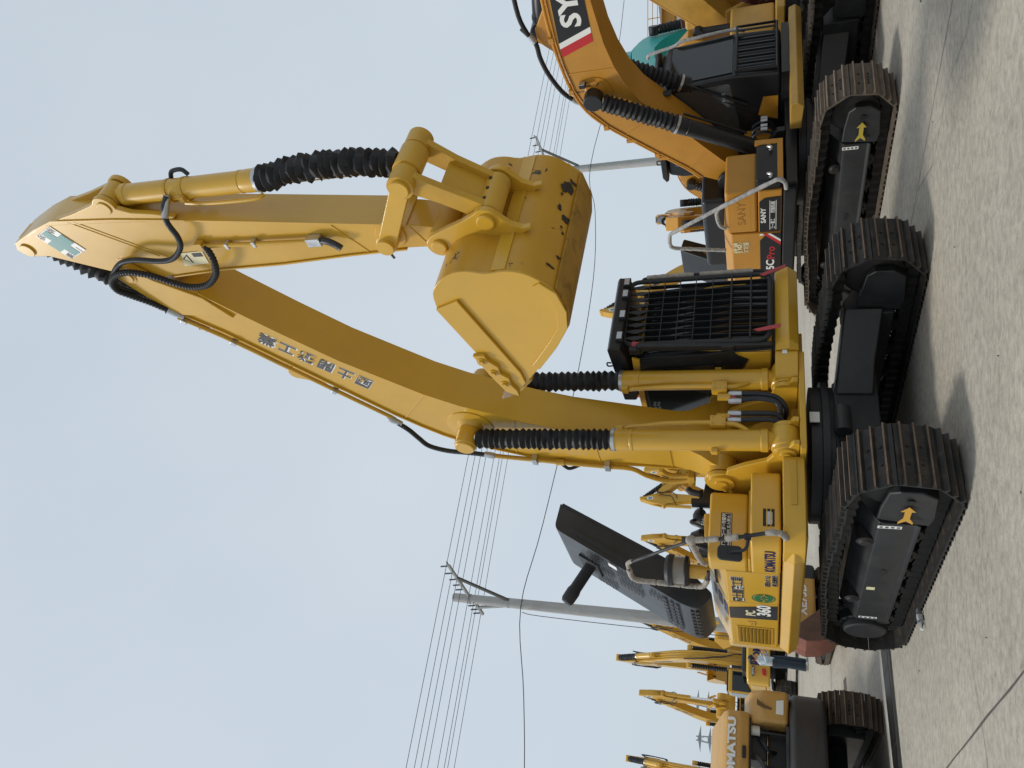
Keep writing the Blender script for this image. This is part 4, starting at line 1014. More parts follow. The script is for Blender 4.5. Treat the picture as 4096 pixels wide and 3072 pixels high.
sleeve([(-0.35, -1.45, 3.12), (-0.56, -1.45, 3.12), (-0.66, -1.45, 3.08), (-0.685, -1.45, 2.98), (-0.70, -1.45, 2.60), (-0.71, -1.45, 2.38), (-0.66, -1.45, 2.27), (-0.50, -1.43, 2.22)], 0.034, 5)
sleeve([(0.56, -1.465, 2.33), (0.32, -1.46, 2.30), (0.05, -1.455, 2.25), (-0.02, -1.45, 2.20)], 0.034, 6)
MB().ball((0.615, -1.47, 2.32), 0.055, sz=(1, 1, 1.1)).build('wrap_knot', FLEECE, HR)
MB().box((0.80, -1.475, 1.745), (0.06, 0.06, 0.07)).build('mirror_clamp', BLKM, HR, bevel=0.01)
MB().tube([(0.80, -1.50, 1.74), (0.80, -1.58, 1.75), (0.79, -1.625, 1.79), (0.785, -1.64, 1.90)], 0.017, 10, smooth=5).build('mirror_arm', GREYP, HR)
MB().prism(fillet([(-1.735, 1.79), (-1.565, 1.80), (-1.565, 2.04), (-1.725, 2.04)], 0.05), 0.735, 0.775, 'X').build('mirror', BLKM, HR, bevel=0.015)
MB().turn((0.77, -1.64, 1.915), (0.79, -1.64, 1.915), [(0, 0.035), (1, 0.025)], 16).build('mirror_knuckle', BLKM, HR)

# ---------------------------------------------------------------- cab
CY0, CY1 = 0.60, 1.72
cabp = [(-0.55, 1.50), (1.22, 1.50), (1.22, 1.95), (1.06, 3.02), (0.92, 3.10), (-0.48, 3.10), (-0.55, 2.9)]
CAB = MB().prism(cabp, CY0 + 0.02, CY1 - 0.02).build('cab', YEL, E1, bevel=0.04, seg=3)
wn = MB().prism([(-0.45, 1.87), (0.80, 1.87), (1.06, 1.76), (1.13, 1.87), (1.222, 1.94), (1.065, 3.0), (0.90, 3.04), (-0.45, 3.04)], CY0 + 0.018, CY0 + 0.003).build('side_window_frame', BLK, CAB, bevel=0.004)
MB().prism(fillet([(-0.36, 1.98), (1.00, 2.02), (0.90, 2.98), (-0.36, 2.98)], 0.06), CY0 + 0.002, CY0 - 0.006).build('side_window', GLASSD, CAB)
for i in range(3):
    for j in range(2):
        MB().box((0.10 + 0.055 * i, CY0 - 0.008, 2.87 + 0.05 * j + 0.012 * (i % 2)), (0.04, 0.003, 0.032)).build('window_mark', GREYINK, CAB)
MB().prism([(-0.40, 1.52), (1.20, 1.52), (1.20, 1.85), (1.12, 1.82), (1.06, 1.73), (0.80, 1.85), (-0.40, 1.85)], CY0 + 0.016, CY0 + 0.004).build('lower_side_panel', YEL, CAB, bevel=0.01)
# front: windscreen and frame
def fx(z): return 1.228 if z < 1.95 else 1.228 - (z - 1.95) * 0.15
MB().rings([[(fx(z) + 0.004, y, z) for y, z in ((0.70, 1.56), (1.62, 1.56), (1.62, 1.95), (0.70, 1.95))], [(fx(z) + 0.010, y, z) for y, z in ((0.70, 1.56), (1.62, 1.56), (1.62, 1.95), (0.70, 1.95))]]).build('lower_windscreen', GLASSD, CAB)
MB().rings([[(fx(z) + 0.004, y, z) for y, z in ((0.68, 1.97), (1.625, 1.97), (1.625, 2.98), (0.68, 2.98))], [(fx(z) + 0.010, y, z) for y, z in ((0.68, 1.97), (1.625, 1.97), (1.625, 2.98), (0.68, 2.98))]]).build('windscreen', GLASSD, CAB)
for (z0, z1, y0_, y1_) in ((1.50, 3.05, 0.61, 0.69), (1.50, 3.05, 1.62, 1.71), (1.95, 1.975, 0.69, 1.62)):
    MB().rings([[(fx(z) + 0.002, y, z) for y, z in ((y0_, z0), (y1_, z0), (y1_, z1), (y0_, z1))], [(fx(z) + 0.025, y, z) for y, z in ((y0_, z0), (y1_, z0), (y1_, z1), (y0_, z1))]]).build('window_pillar', BLK, CAB, bevel=0.008)
# seat and console seen through the glass edge
# front guard: tube frame, blades and rods
gx = lambda z: 1.31 - (z - 1.55) * 0.035
loop = fillet([(0.70, 1.53), (1.72, 1.53), (1.72, 3.20), (0.70, 3.20)], 0.13, 6)
GU = MB().tube([(gx(z), y, z) for y, z in loop] + [(gx(loop[0][1]), loop[0][0], loop[0][1])], 0.030, 10).build('front_guard', BLKM, CAB)
for i in range(9):
    y = 0.80 + 0.103 * i
    P = [(gx(z), y, z) for z in (1.55, 3.18)]
    MB().rings([[(gx(z) - 0.045 + d, y + w_, z) for d, w_ in ((0, -0.005), (0.07, -0.012), (0.07, -0.004), (0, 0.003))] for z in (1.55, 2.92)] + [[(gx(3.06) - 0.02 + d, y + w_ * 4, 3.06) for d, w_ in ((0, -0.005), (0.03, -0.012), (0.03, 0.006), (0, 0.010))], [(gx(3.18) - 0.012 + d, y + w_, 3.18) for d, w_ in ((0, -0.012), (0.02, -0.012), (0.02, 0.006), (0, 0.006))]]).build('guard_blade', BLKM, GU)
for z in (2.95, 2.76, 2.57, 2.38, 2.18):
    MB().cyl((gx(z) + 0.026, 0.72, z), (gx(z) + 0.026, 1.70, z), 0.006, n=8).build('guard_rod', BLKM, GU)
for z in (1.96, 1.74):
    MB().cyl((gx(z) + 0.03, 0.71, z), (gx(z) + 0.03, 1.71, z), 0.012, n=8).build('guard_rod', BLKM, GU)
for z in (3.05, 1.98):
    MB().box((gx(z) - 0.05, 0.66, z), (0.10, 0.09, 0.14)).build('guard_bracket', BLK, GU, bevel=0.01)
MB().bb((1.20, 0.63, 1.50), (1.30, 0.69, 3.03)).build('guard_post', BLK, GU, bevel=0.015)
MB().tube([(1.30, 1.76, 1.62), (1.30, 1.79, 1.75), (1.26, 1.79, 2.9), (1.24, 1.76, 3.05)], 0.020, 10, smooth=5).build('grab_rail', BLKM, GU)
HRs = HR
for seed, z0, z1 in ((31, 1.72, 2.35), (32, 2.42, 3.0)):
    rnd = random.Random(seed); P = resample([Vector((1.30 - 0.03 * (z0 - 1.7), 1.79, z0)), Vector((1.30 - 0.03 * (z1 - 1.7), 1.79, z1))], 0.02)
    f = [0.032 * (1 + 0.2 * (rnd.random() - 0.5)) for _ in P]
    MB().tube(P, lambda t: f[min(len(f) - 1, int(t * (len(f) - 1) + 0.5))], 10).build('wrap_sleeve', FLEECE, GU)
MB().cyl((gx(3.1), 0.695, 3.0), (gx(3.1), 0.705, 3.08), 0.035, n=12).build('end_cap', RIBBON, GU)
for (y, zz, dy) in ((0.80, 1.66, -0.03), (1.66, 1.60, 0.03)):
    MB().rings([[(1.33, y, zz), (1.33, y + 0.03, zz + 0.05), (1.335, y + 0.03, zz + 0.05), (1.335, y, zz)], [(1.37, y + dy * 0.5, zz - 0.10), (1.37, y + dy * 0.5 + 0.05, zz - 0.09), (1.375, y + dy * 0.5 + 0.05, zz - 0.09), (1.375, y + dy * 0.5, zz - 0.10)], [(1.43, y + dy, zz - 0.24), (1.42, y + dy + 0.06, zz - 0.25), (1.425, y + dy + 0.06, zz - 0.25), (1.435, y + dy, zz - 0.24)]]).build('ribbon', RIBBON, GU)
# roof visor with lamps
VS = MB().prism([(0.30, 3.30), (1.30, 3.36), (1.36, 3.33), (1.34, 3.20), (1.20, 3.16), (0.42, 3.10), (0.30, 3.14)], 0.56, 1.72).build('roof_guard', BLK, E1, bevel=0.02)
for y in (0.74, 1.08, 1.42, 1.62):
    MB().box((1.36, y, 3.22), (0.05, 0.13, 0.085)).build('lamp_body', BLKM, VS, bevel=0.008)
    MB().box((1.388, y, 3.22), (0.010, 0.105, 0.062)).build('lamp_lens', LENS, VS, bevel=0.003)
MB().tube([(1.0, 0.58, 3.345), (1.0, 0.58, 3.40), (1.06, 0.58, 3.40), (1.06, 0.58, 3.35)], 0.010, 8, smooth=4).build('lifting_eye', BLK, VS)
MB().prism([(0.88, 3.02), (1.10, 3.0), (1.14, 3.09), (0.85, 3.10), (-0.45, 3.10), (-0.45, 3.03)], 0.575, 0.612).build('roof_gutter', YEL, CAB, bevel=0.008)
MB().turn((0.2, 0.75, 3.10), (0.2, 0.75, 3.24), [(0, 0.06), (0.6, 0.06), (1, 0.03)], 18).build('beacon', mat('amber', (0.55, 0.14, 0.02), 0.3), E1)
# deck beam under the cab: wedge front
bp_ = [(0.60, 1.225), (1.24, 1.225), (1.345, 1.33), (1.25, 1.475), (0.60, 1.475)]
DB = MB().rings([[(x, 0.68, z) for x, z in bp_], [(x, 1.72, z) for x, z in bp_], [(min(x, 1.28), 1.86 if x > 1.3 else 1.80, z) for x, z in bp_]]).build('cab_deck_beam', YEL, E1, bevel=0.012)
MB().rings([[(min(x, 1.27), 0.60, z) for x, z in bp_], [(x, 0.68, z) for x, z in bp_]]).build('beam_end', YEL, DB, bevel=0.01)
vbox('inner_deck_box', [(0.45, 0.30), (1.14, 0.30), (1.24, 0.52), (1.24, 0.60), (0.45, 0.60)], 1.235, 1.475, YEL, DB, rad=0.05)
MB().bb((1.2425, 0.545, 1.35), (1.2455, 0.595, 1.40)).build('sticker', WHT, DB)
MB().bb((0.45, 0.60, 1.476), (1.22, 1.70, 1.498)).build('cab_mount', INK, DB)
MB().bb((-0.6, 0.56, 1.31), (0.45, 1.75, 1.47)).build('left_deck', YEL, E1, bevel=0.012)
MB().bb((-2.5, 0.56, 1.31), (-0.62, 1.46, 2.20)).build('left_cover', YEL, E1, bevel=0.03)
MB().bb((0.845, -0.10, 1.02), (0.86, 0.03, 1.12)).build('swing_label', WHT, RF)
# ---------------------------------------------------------------- other excavators
def gz(y):
    return 0.0 if y < 14 else 0.45 if y > 24 else 0.45 * (y - 14) / 10.0

LOW_LO = [(0.05, 2.03), (0.60, 2.50), (1.04, 2.86), (1.30, 3.10), (1.67, 3.42), (2.0, 3.60), (2.35, 3.72), (2.74, 3.80), (3.4, 3.86), (4.6, 3.72), (6.0, 3.36)]
LOW_TOP = [(6.15, 3.62), (5.0, 4.10), (4.2, 4.36), (3.5, 4.46), (2.9, 4.47), (2.46, 4.44), (2.0, 4.37), (1.6, 4.22), (1.28, 3.97), (0.95, 3.62), (0.61, 3.24), (0.23, 2.80), (0.0, 2.60), (-0.15, 2.30), (-0.12, 2.08)]

def bucket_simple(root, prof, hw, paint, teeth_dir=None):
    cen = Vector((sum(p[0] for p in prof) / len(prof), sum(p[1] for p in prof) / len(prof)))
    inn = [tuple(Vector(p) + (cen - Vector(p)).normalized() * 0.05) for p in prof]
    b = MB().prism(prof + list(reversed(inn)), -hw, hw).build('bucket', paint, root, smooth=30)
    for s in (-1, 1):
        MB().prism(prof, s * hw, s * (hw + 0.035)).build('side_plate', paint, b, bevel=0.008)
    e = Vector(prof[-1]); d = (Vector(prof[-1]) - Vector(prof[-2])).normalized()
    for i in range(5):
        y = -hw * 0.88 + hw * 0.44 * i
        p = e + d * 0.22; n = Vector((-d.y, d.x)) * 0.05
        MB().rings([[(e.x - n.x, y - 0.05, e.y - n.y), (e.x - n.x, y + 0.05, e.y - n.y), (e.x + n.x, y + 0.05, e.y + n.y), (e.x + n.x, y - 0.05, e.y + n.y)],
                    [(p.x, y - 0.03, p.y), (p.x, y + 0.03, p.y), (p.x + 0.01, y + 0.03, p.y + 0.01), (p.x + 0.01, y - 0.03, p.y + 0.01)]]).build('tooth', CHIP, b)
    return b

def simple_track(root, yc, w, xf, xr, zc, r, paint, side):
    pts, pitch = track_path(xf, xr, zc, r, 44, -0.05)
    pts2, _ = track_path(xf, xr, zc, r, 132, -0.05)
    rs = []
    for i, ((x, z), (tx, tz)) in enumerate(pts2):
        nx, nz_ = tz, -tx
        if nz_ * (z - zc) + nx * (x - max(min(x, xf), xr)) < 0: nx, nz_ = -nx, -nz_
        o = 0.04 if i % 3 == 0 else 0.0
        rs.append([(x + nx * o, yc - w / 2, z + nz_ * o), (x + nx * o, yc + w / 2, z + nz_ * o), (x - nx * 0.09, yc + w / 2, z - nz_ * 0.09), (x - nx * 0.09, yc - w / 2, z - nz_ * 0.09)])
    rs.append(rs[0])
    t = MB().rings(rs, cap=False).build('track', paint, root, smooth=20)
    MB().prism([(xr - 0.05, zc - 0.15), (xf + 0.1, zc - 0.2), (xf + 0.1, zc + 0.1), (xf - 0.4, zc + 0.2), (xr - 0.05, zc + 0.2)], yc - w * 0.33, yc + w * 0.33).build('track_frame', UNDER, root, bevel=0.02)
    for x in (xf, xr):
        MB().turn((x, yc - w * 0.38, zc), (x, yc + w * 0.38, zc), [(0, r * 0.6), (0.1, r * 0.72), (0.9, r * 0.72), (1, r * 0.6)], 24).build('drive_wheel', UNDER, root)
    return t

def gen_excavator(label, C, a, s=1.0, paint=YELFAR, pose='up', group=None, dark=BLK, body=True, cw=None, tracks=True, word=None, word_mat=NAVY, board=False, z=None, tmat=STEEL):
    root = machine(label, C, a, group, gz(C[1]) if z is None else z)
    root.scale = (s, s, s)
    cw = cw or paint
    if tracks:
        for sd in (-1, 1):
            simple_track(root, sd * 1.27, 0.6, 1.74, -1.50, 0.465, 0.42, tmat, sd)
        MB().prism([(-0.9, 0.5), (0.9, 0.5), (0.7, 0.95), (-0.7, 0.95)], -1.0, 1.0).build('car_body', UNDER, root, bevel=0.02)
        MB().cyl((0, 0, 0.94), (0, 0, 1.20), 0.72, n=32).build('swing_ring', UNDER, root)
    if body:
        MB().bb((-2.6, -1.45, 1.18), (1.1, 1.45, 1.34)).build('revolving_frame', paint, root, bevel=0.03)
        b = MB().prism([(-1.47, 1.345), (-1.47, 2.0), (-1.1, 2.22), (1.1, 2.22), (1.47, 2.0), (1.47, 1.345)], -2.5, -0.5, 'X').build('engine_housing', paint, root, bevel=0.05)
        MB().bb((-2.3, -0.9, 2.225), (-0.9, 0.9, 2.42)).build('hood', dark, root, bevel=0.06)
        MB().bb((-0.498, -1.47, 1.345), (0.75, -0.72, 2.1)).build('tool_box', paint, root, bevel=0.05)
        cwp_ = fillet([(-2.505, -1.47), (-2.9, -1.42), (-3.3, -0.6), (-3.3, 0.6), (-2.9, 1.42), (-2.505, 1.47)], [0, .25, .5, .5, .25, 0], 5)
        c = MB().prism(cwp_, 1.19, 2.18, 'Z').build('counterweight', cw, root, bevel=0.10, seg=3)
        MB().turn((-1.5, 0.6, 2.42), (-1.5, 0.6, 2.9), [(0, 0.07), (1, 0.07)], 16).build('exhaust_stack', BLK, root)
        cab = MB().prism([(-0.45, 1.345), (1.2, 1.345), (1.2, 1.95), (1.05, 2.98), (0.9, 3.08), (-0.45, 3.08)], 0.56, 1.6).build('cab', paint, root, bevel=0.06, seg=3)
        for y in (0.555, 1.605):
            MB().prism(fillet([(-0.32, 1.95), (1.08, 1.95), (0.95, 2.95), (-0.32, 2.95)], 0.08), y - 0.01, y + 0.01).build('side_window', GLASSD, cab)
        MB().rings([[(1.205, 0.66, 1.98), (1.205, 1.5, 1.98), (1.065, 1.5, 2.93), (1.065, 0.66, 2.93)], [(1.225, 0.66, 1.98), (1.225, 1.5, 1.98), (1.085, 1.5, 2.93), (1.085, 0.66, 2.93)]]).build('windscreen', GLASSD, cab)
        MB().bb((-0.47, 0.64, 1.9), (-0.455, 1.52, 2.9)).build('rear_window', GLASSD, cab)
        MB().bb((-0.4, 0.6, 3.082), (1.1, 1.56, 3.16)).build('roof_guard', dark, cab, bevel=0.02)
        for y in (-0.3, 0.3):
            MB().prism([(-0.8, 1.34), (1.0, 1.34), (1.0, 1.45), (0.55, 1.9), (0.42, 2.22), (0.1, 2.22), (-0.4, 1.6)], y - 0.04, y + 0.04).build('boom_bracket', paint, root, bevel=0.02)
    if pose == 'up':
        bm = MB().prism(low + top, -0.24, 0.24).build('boom', paint, root, bevel=0.02, smooth=25)
        for s_ in (-1, 1):
            MB().prism(fork, s_ * 0.19, s_ * 0.275).build('tip_fork', paint, bm)
        am = MB().prism(armp, -0.18, 0.18).build('arm', paint, root, bevel=0.02, smooth=25)
        for s_ in (-1, 1):
            MB().prism(brk, s_ * 0.12, s_ * 0.185).build('cylinder_bracket', paint, am)
        for s_ in (-1, 1):
            hydraulic(root, (0.955, s_ * 0.41, 1.375), (0.86, s_ * 0.43, 5.06), 0.5, 0.118, paint, boot_n=16, seed=5, ew=0.24, wob=0.03, boot_r=1.1)
        hydraulic(root, (4.585, 0, 7.76), (4.60, 0, 4.44), 0.54, 0.11, paint, boot_n=0, ew=0.22, name='bucket_cylinder')
        hydraulic(root, (1.86, 0.0, 7.05), (4.14, 0.0, 9.26), 0.45, 0.13, paint, boot_n=10, seed=8, ew=0.22, name='arm_cylinder', boot_r=1.3)
        for y in (-0.15, -0.05, 0.08, 0.18):
            MB().tube([(p.x, y, p.z) for p in offset_line([(0.03, 2.5), (0.10, 3.85), (0.21, 4.49), (0.52, 5.28), (1.12, 6.01), (2.24, 7.03), (3.23, 8.03)], 0.05)], 0.022, 6, smooth=2).build('hydraulic_pipe', paint, bm)
        MB().tube([(-0.1, -0.2, 2.3), (-0.12, -0.2, 2.8), (0.0, -0.05, 3.3), (0.02, 0.05, 3.9), (0.08, 0.16, 4.5), (0.42, 0.2, 5.3)], 0.03, 8, smooth=4).build('hydraulic_hose', HOSE, bm)
        for s_ in (-1, 1):
            MB().tube([(3.1, s_ * 0.25, 8.0), (3.45, s_ * 0.33, 8.35), (3.7, s_ * 0.35, 8.3), (3.75, s_ * 0.35, 7.9), (3.65, s_ * 0.33, 7.4), (3.85, s_ * 0.30, 7.0), (4.1, s_ * 0.25, 6.9)], 0.03, 8, smooth=5).build('arm_hose', HOSE, am)
            MB().tube([(4.6, s_ * 0.12, 6.9), (4.3, s_ * 0.28, 7.1), (4.0, s_ * 0.32, 7.3), (3.95, s_ * 0.33, 7.8), (3.7, s_ * 0.33, 8.2), (3.4, s_ * 0.28, 8.2)], 0.028, 8, smooth=5).build('arm_hose', HOSE, am)
        bk_ = bucket_simple(root, out, 0.7, paint)
        for s_ in (-1, 1):
            MB().prism(bar(PA, PR, 0.085), s_ * 0.26, s_ * 0.32).build('side_link', paint, root)
            MB().prism(ear, s_ * 0.24, s_ * 0.30).build('hinge_ear', paint, bk_)
        MB().beam(PR, PB, 0.4, 0.16, up=(0, 1, 0)).build('bucket_link', paint, root, bevel=0.03)
        if board:
            for s_ in (-1, 1):
                MB().prism([(4.08, 8.95), (4.30, 8.85), (4.22, 8.45), (4.0, 8.55)], s_ * 0.181, s_ * 0.186).build('safety_board', WHT, am)
                MB().prism([(4.13, 8.83), (4.24, 8.79), (4.18, 8.56), (4.06, 8.60)], s_ * 0.187, s_ * 0.190).build('board_cross', TEALP, am)
        if word:
            for s_ in (-1, 1):
                text('lettering', word, word_mat, bm, Vector((2.15, s_ * 0.243, 6.55)), bx * (1 if s_ < 0 else -1), bz if s_ < 0 else bz, 0.36, 0.003, bold=0.02, width=1.5)
    else:
        bm = MB().prism(LOW_LO + LOW_TOP, -0.28, 0.28).build('boom', paint, root, bevel=0.02, smooth=25)
        am = MB().prism([(5.75, 3.95), (6.35, 4.15), (6.75, 3.75), (6.55, 3.2), (6.35, 1.45), (6.15, 1.35), (6.05, 1.45), (5.95, 3.0)], -0.2, 0.2).build('arm', paint, root, bevel=0.03)
        for s_ in (-1, 1):
            MB().prism([(5.4, 3.45), (6.0, 3.35), (6.3, 3.45), (6.3, 3.62), (6.1, 3.70), (5.4, 3.98)], s_ * 0.21, s_ * 0.29).build('tip_fork', paint, bm)
            hydraulic(root, (0.55, s_ * 0.45, 1.42), (1.94, s_ * 0.45, 4.05), 0.55, 0.12, dark, boot_n=14, seed=9, ew=0.24, boot_r=1.15)
        hydraulic(root, (3.0, 0, 4.75), (6.2, 0, 4.0), 0.5, 0.12, dark, boot_n=0, ew=0.22, name='arm_cylinder')
        MB().prism([(2.7, 4.44), (3.4, 4.44), (3.12, 4.85), (2.9, 4.85)], -0.16, 0.16).build('cylinder_bracket', paint, bm, bevel=0.02)
        hydraulic(root, (6.75, 0, 3.5), (6.75, 0, 1.75), 0.55, 0.1, dark, boot_n=0, ew=0.2, name='bucket_cylinder')
        MB().beam((6.75, 0, 1.75), (6.15, 0, 1.05), 0.35, 0.12, up=(0, 1, 0)).build('bucket_link', paint, root, bevel=0.02)
        bucket_simple(root, [(6.2, 1.45), (6.35, 1.2), (6.3, 0.6), (6.1, 0.25), (5.7, 0.06), (5.35, 0.1), (5.0, 0.3)], 0.7, paint)
        for y in (-0.2, 0.2):
            MB().tube([(p.x, y, p.z) for p in offset_line(list(reversed(LOW_TOP))[2:-1], 0.05)], 0.024, 6, smooth=2).build('hydraulic_pipe', paint, bm)
        if word:
            text('lettering', word, word_mat, bm, Vector((4.2, -0.284, 4.08)), (1, 0, -0.15), (0.15, 0, 1), 0.42, 0.003, bold=0.03)
    return root
# ---------------------------------------------------------------- orange excavator parked beside the large yellow one
E2 = machine('orange excavator with black side panels and SANY on its flank, boom folded forward', (3.76, 13.0), 31.0)
T2 = dict(xf=1.97, xr=-1.85, zc=0.465, r=0.425)
for sd in (-1, 1):
    make_track(E2, sd * 1.35, sd, w=0.6, n=33, material=STEELD, sag=-0.085, **T2)
    track_gear(E2, sd * 1.35, sd, rollers=8, k=0.82, arrow=mat('yellow_arrow_decal', (0.42, 0.33, 0.05), 0.5, var=0.1), **T2)
car_body(E2, 1.12, 0.86)
RF2 = MB().bb((-2.9, -1.5, 1.14), (0.9, 1.5, 1.30)).build('revolving_frame', BLK, E2, bevel=0.01)
# boom
B2 = MB().prism(LOW_LO + LOW_TOP, -0.30, 0.30).build('boom', ORG, E2, bevel=0.012, smooth=25)
strip('bottom_flange', LOW_LO, 0, 0.64, -0.018, 0.004, B2, ORG)
strip('top_flange', list(reversed(LOW_TOP))[2:-1], 0, 0.64, 0.018, -0.004, B2, ORG)
for a, b in (((0.55, 2.47), (0.22, 2.78)), ((1.36, 3.17), (1.05, 3.72)), ((2.30, 3.72), (2.30, 4.42))):
    MB().beam((a[0], -0.303, a[1]), (b[0], -0.303, b[1]), 0.008, 0.03).build('weld_seam', ORG, B2)
MB().turn((1.94, -0.42, 4.05), (1.94, 0.42, 4.05), [(0, 0.12), (0.10, 0.12), (0.14, 0.20), (0.86, 0.20), (0.9, 0.12), (1, 0.12)], 28).build('cylinder_boss', ORG, B2)
MB().turn((1.94, -0.301, 4.05), (1.94, -0.312, 4.05), [(0, 0.25), (1, 0.25)], 32).build('boss_plate', ORG, B2)
# dark panel with diagonal stripes and lettering near the bend
MB().prism([(2.83, 4.43), (3.9, 4.38), (3.9, 3.93), (3.02, 3.93)], -0.302, -0.306).build('dark_panel', INK, B2)
MB().prism([(2.74, 4.43), (2.83, 4.43), (3.02, 3.93), (2.93, 3.93)], -0.302, -0.306).build('white_stripe', WHT, B2)
MB().prism([(2.60, 4.43), (2.74, 4.43), (2.93, 3.93), (2.79, 3.93)], -0.302, -0.306).build('red_stripe', REDP, B2)
text('lettering', 'SY', WHT, B2, (3.32, -0.3065, 4.16), (1, 0, -0.03), (0.03, 0, 1), 0.40, 0.003, bold=0.03, width=0.52)
pl2 = offset_line(list(reversed(LOW_TOP))[2:-1], 0.06)
for y in (-0.27, -0.12):
    MB().tube([(p.x, y, p.z) for p in pl2], 0.026, 10, smooth=3).build('hydraulic_pipe', ORG, B2)
for i in (2, 4, 6, 8):
    p = pl2[i]; MB().box((p.x, -0.2, p.z), (0.09, 0.26, 0.08)).build('pipe_clamp', ORG, B2, bevel=0.006)
for x, zz in ((0.52, 3.13), (0.95, 3.6)):
    MB().box((x - 0.06, -0.26, zz + 0.06), (0.05, 0.07, 0.16)).build('pipe_stop', ORG, B2)
# hoses leaving the boom back
MB().tube([(1.75, -0.22, 4.42), (1.95, -0.24, 4.58), (2.3, -0.25, 4.72), (2.6, -0.25, 4.78), (2.85, -0.22, 4.80), (3.1, -0.2, 4.95)], 0.038, 12, smooth=6, rib=0.12, ribp=0.03).build('hydraulic_hose', RUB, B2)
MB().turn((1.70, -0.22, 4.37), (1.80, -0.225, 4.47), [(0, 0.03), (0.4, 0.045), (1, 0.042)], 12).build('hose_fitting', ZINC, B2)
MB().turn((2.86, -0.22, 4.80), (2.98, -0.215, 4.86), [(0, 0.045), (1, 0.04)], 12).build('hose_fitting', ZINC, B2)
MB().tube([(3.0, -0.21, 4.88), (3.3, -0.2, 4.94), (3.9, -0.18, 4.90), (4.6, -0.16, 4.76)], 0.036, 10, smooth=4).build('hydraulic_hose', BLK, B2)
MB().prism([(2.45, 4.44), (3.5, 4.46), (3.0, 4.78), (2.8, 4.78)], -0.15, 0.15).build('cylinder_bracket', ORG, B2, bevel=0.02)
hydraulic(E2, (2.9, 0, 4.72), (6.2, 0, 4.0), 0.5, 0.13, BLK, boot_n=0, ew=0.22, name='arm_cylinder')
# work lamp on the boom side
wl = MB().box((2.12, -0.36, 4.22), (0.06, 0.10, 0.10)).build('work_lamp', BLK, B2, bevel=0.01)
MB().box((2.155, -0.36, 4.22), (0.012, 0.085, 0.085)).build('lamp_lens', LENS, B2, bevel=0.003)
MB().tube([(2.10, -0.33, 4.18), (2.05, -0.33, 4.05), (2.1, -0.32, 3.98), (2.0, -0.31, 4.12), (1.96, -0.31, 4.40)], 0.008, 6, smooth=5).build('lamp_cable', WIRE, B2)
MB().box((2.05, -0.33, 4.10), (0.04, 0.06, 0.16)).build('lamp_bracket', ORG, B2)
# cylinders
for s in (-1, 1):
    cy = hydraulic(E2, (0.50, s * 0.47, 1.42), (1.94, s * 0.49, 4.07), 0.56, 0.125, BLK, boot_n=15, seed=13 + s, ew=0.2, boot_r=1.12, wob=0.05)
    MB().tube([(1.36, s * 0.34, 2.78), (1.15, s * 0.33, 2.40), (0.85, s * 0.33, 1.86)], 0.02, 8).build('pressure_pipe', BLK, cy)
# arm and bucket in front (outside the picture to the right)
A2 = MB().prism([(5.75, 3.95), (6.35, 4.15), (6.75, 3.75), (6.55, 3.2), (6.35, 1.45), (6.15, 1.35), (6.05, 1.45), (5.95, 3.0)], -0.2, 0.2).build('arm', ORG, E2, bevel=0.03)
for s in (-1, 1):
    MB().prism([(5.4, 3.45), (6.0, 3.35), (6.3, 3.45), (6.3, 3.62), (6.1, 3.70), (5.4, 3.98)], s * 0.21, s * 0.29).build('tip_fork', ORG, B2)
bucket_simple(E2, [(6.2, 1.45), (6.35, 1.2), (6.3, 0.6), (6.1, 0.25), (5.7, 0.06), (5.35, 0.1), (5.0, 0.3)], 0.75, ORG)
hydraulic(E2, (6.75, 0, 3.5), (6.75, 0, 1.75), 0.55, 0.1, BLK, boot_n=0, ew=0.2, name='bucket_cylinder')
MB().beam((6.75, 0, 1.75), (6.15, 0, 1.05), 0.35, 0.12, up=(0, 1, 0)).build('bucket_link', ORG, E2, bevel=0.02)
# boom brackets and centre
ck2 = [(-0.9, 1.30), (0.95, 1.30), (0.95, 1.42), (0.62, 1.62), (0.30, 1.85), (0.16, 2.10)] + circ((-0.03, 2.14), 0.20, 8, 0, 180) + [(-0.5, 1.7)]
for y in (-0.42, 0.42):
    MB().prism(ck2, y - 0.05, y + 0.05).build('boom_bracket', BLK, RF2, bevel=0.015)
    MB().turn((-0.03, y - 0.07, 2.14), (-0.03, y + 0.07, 2.14), [(0, 0.06), (0.1, 0.09), (0.9, 0.09), (1, 0.06)], 20).build('pin_boss', BLK, RF2)
MB().bb((-0.6, -0.3, 1.3), (0.3, 0.3, 1.7)).build('swivel_housing', BLK, RF2, bevel=0.03)
MB().bb((0.36, -0.20, 1.46), (0.40, 0.24, 1.92)).build('bulkhead', ORG, RF2, bevel=0.05)
for y in (-0.10, 0.02, 0.14):
    MB().tube([(0.42, y, 1.75), (0.55, y, 1.78), (0.62, y + 0.02, 1.65), (0.55, y + 0.05, 1.50), (0.35, y + 0.08, 1.42)], 0.024, 8, smooth=4).build('hydraulic_hose', HOSE, RF2)
for y in (-0.06, 0.02, 0.14, 0.20):
    MB().cyl((0.66, y, 1.66), (0.66, y, 1.56), 0.03, n=10).build('hose_fitting', ZINC, RF2)
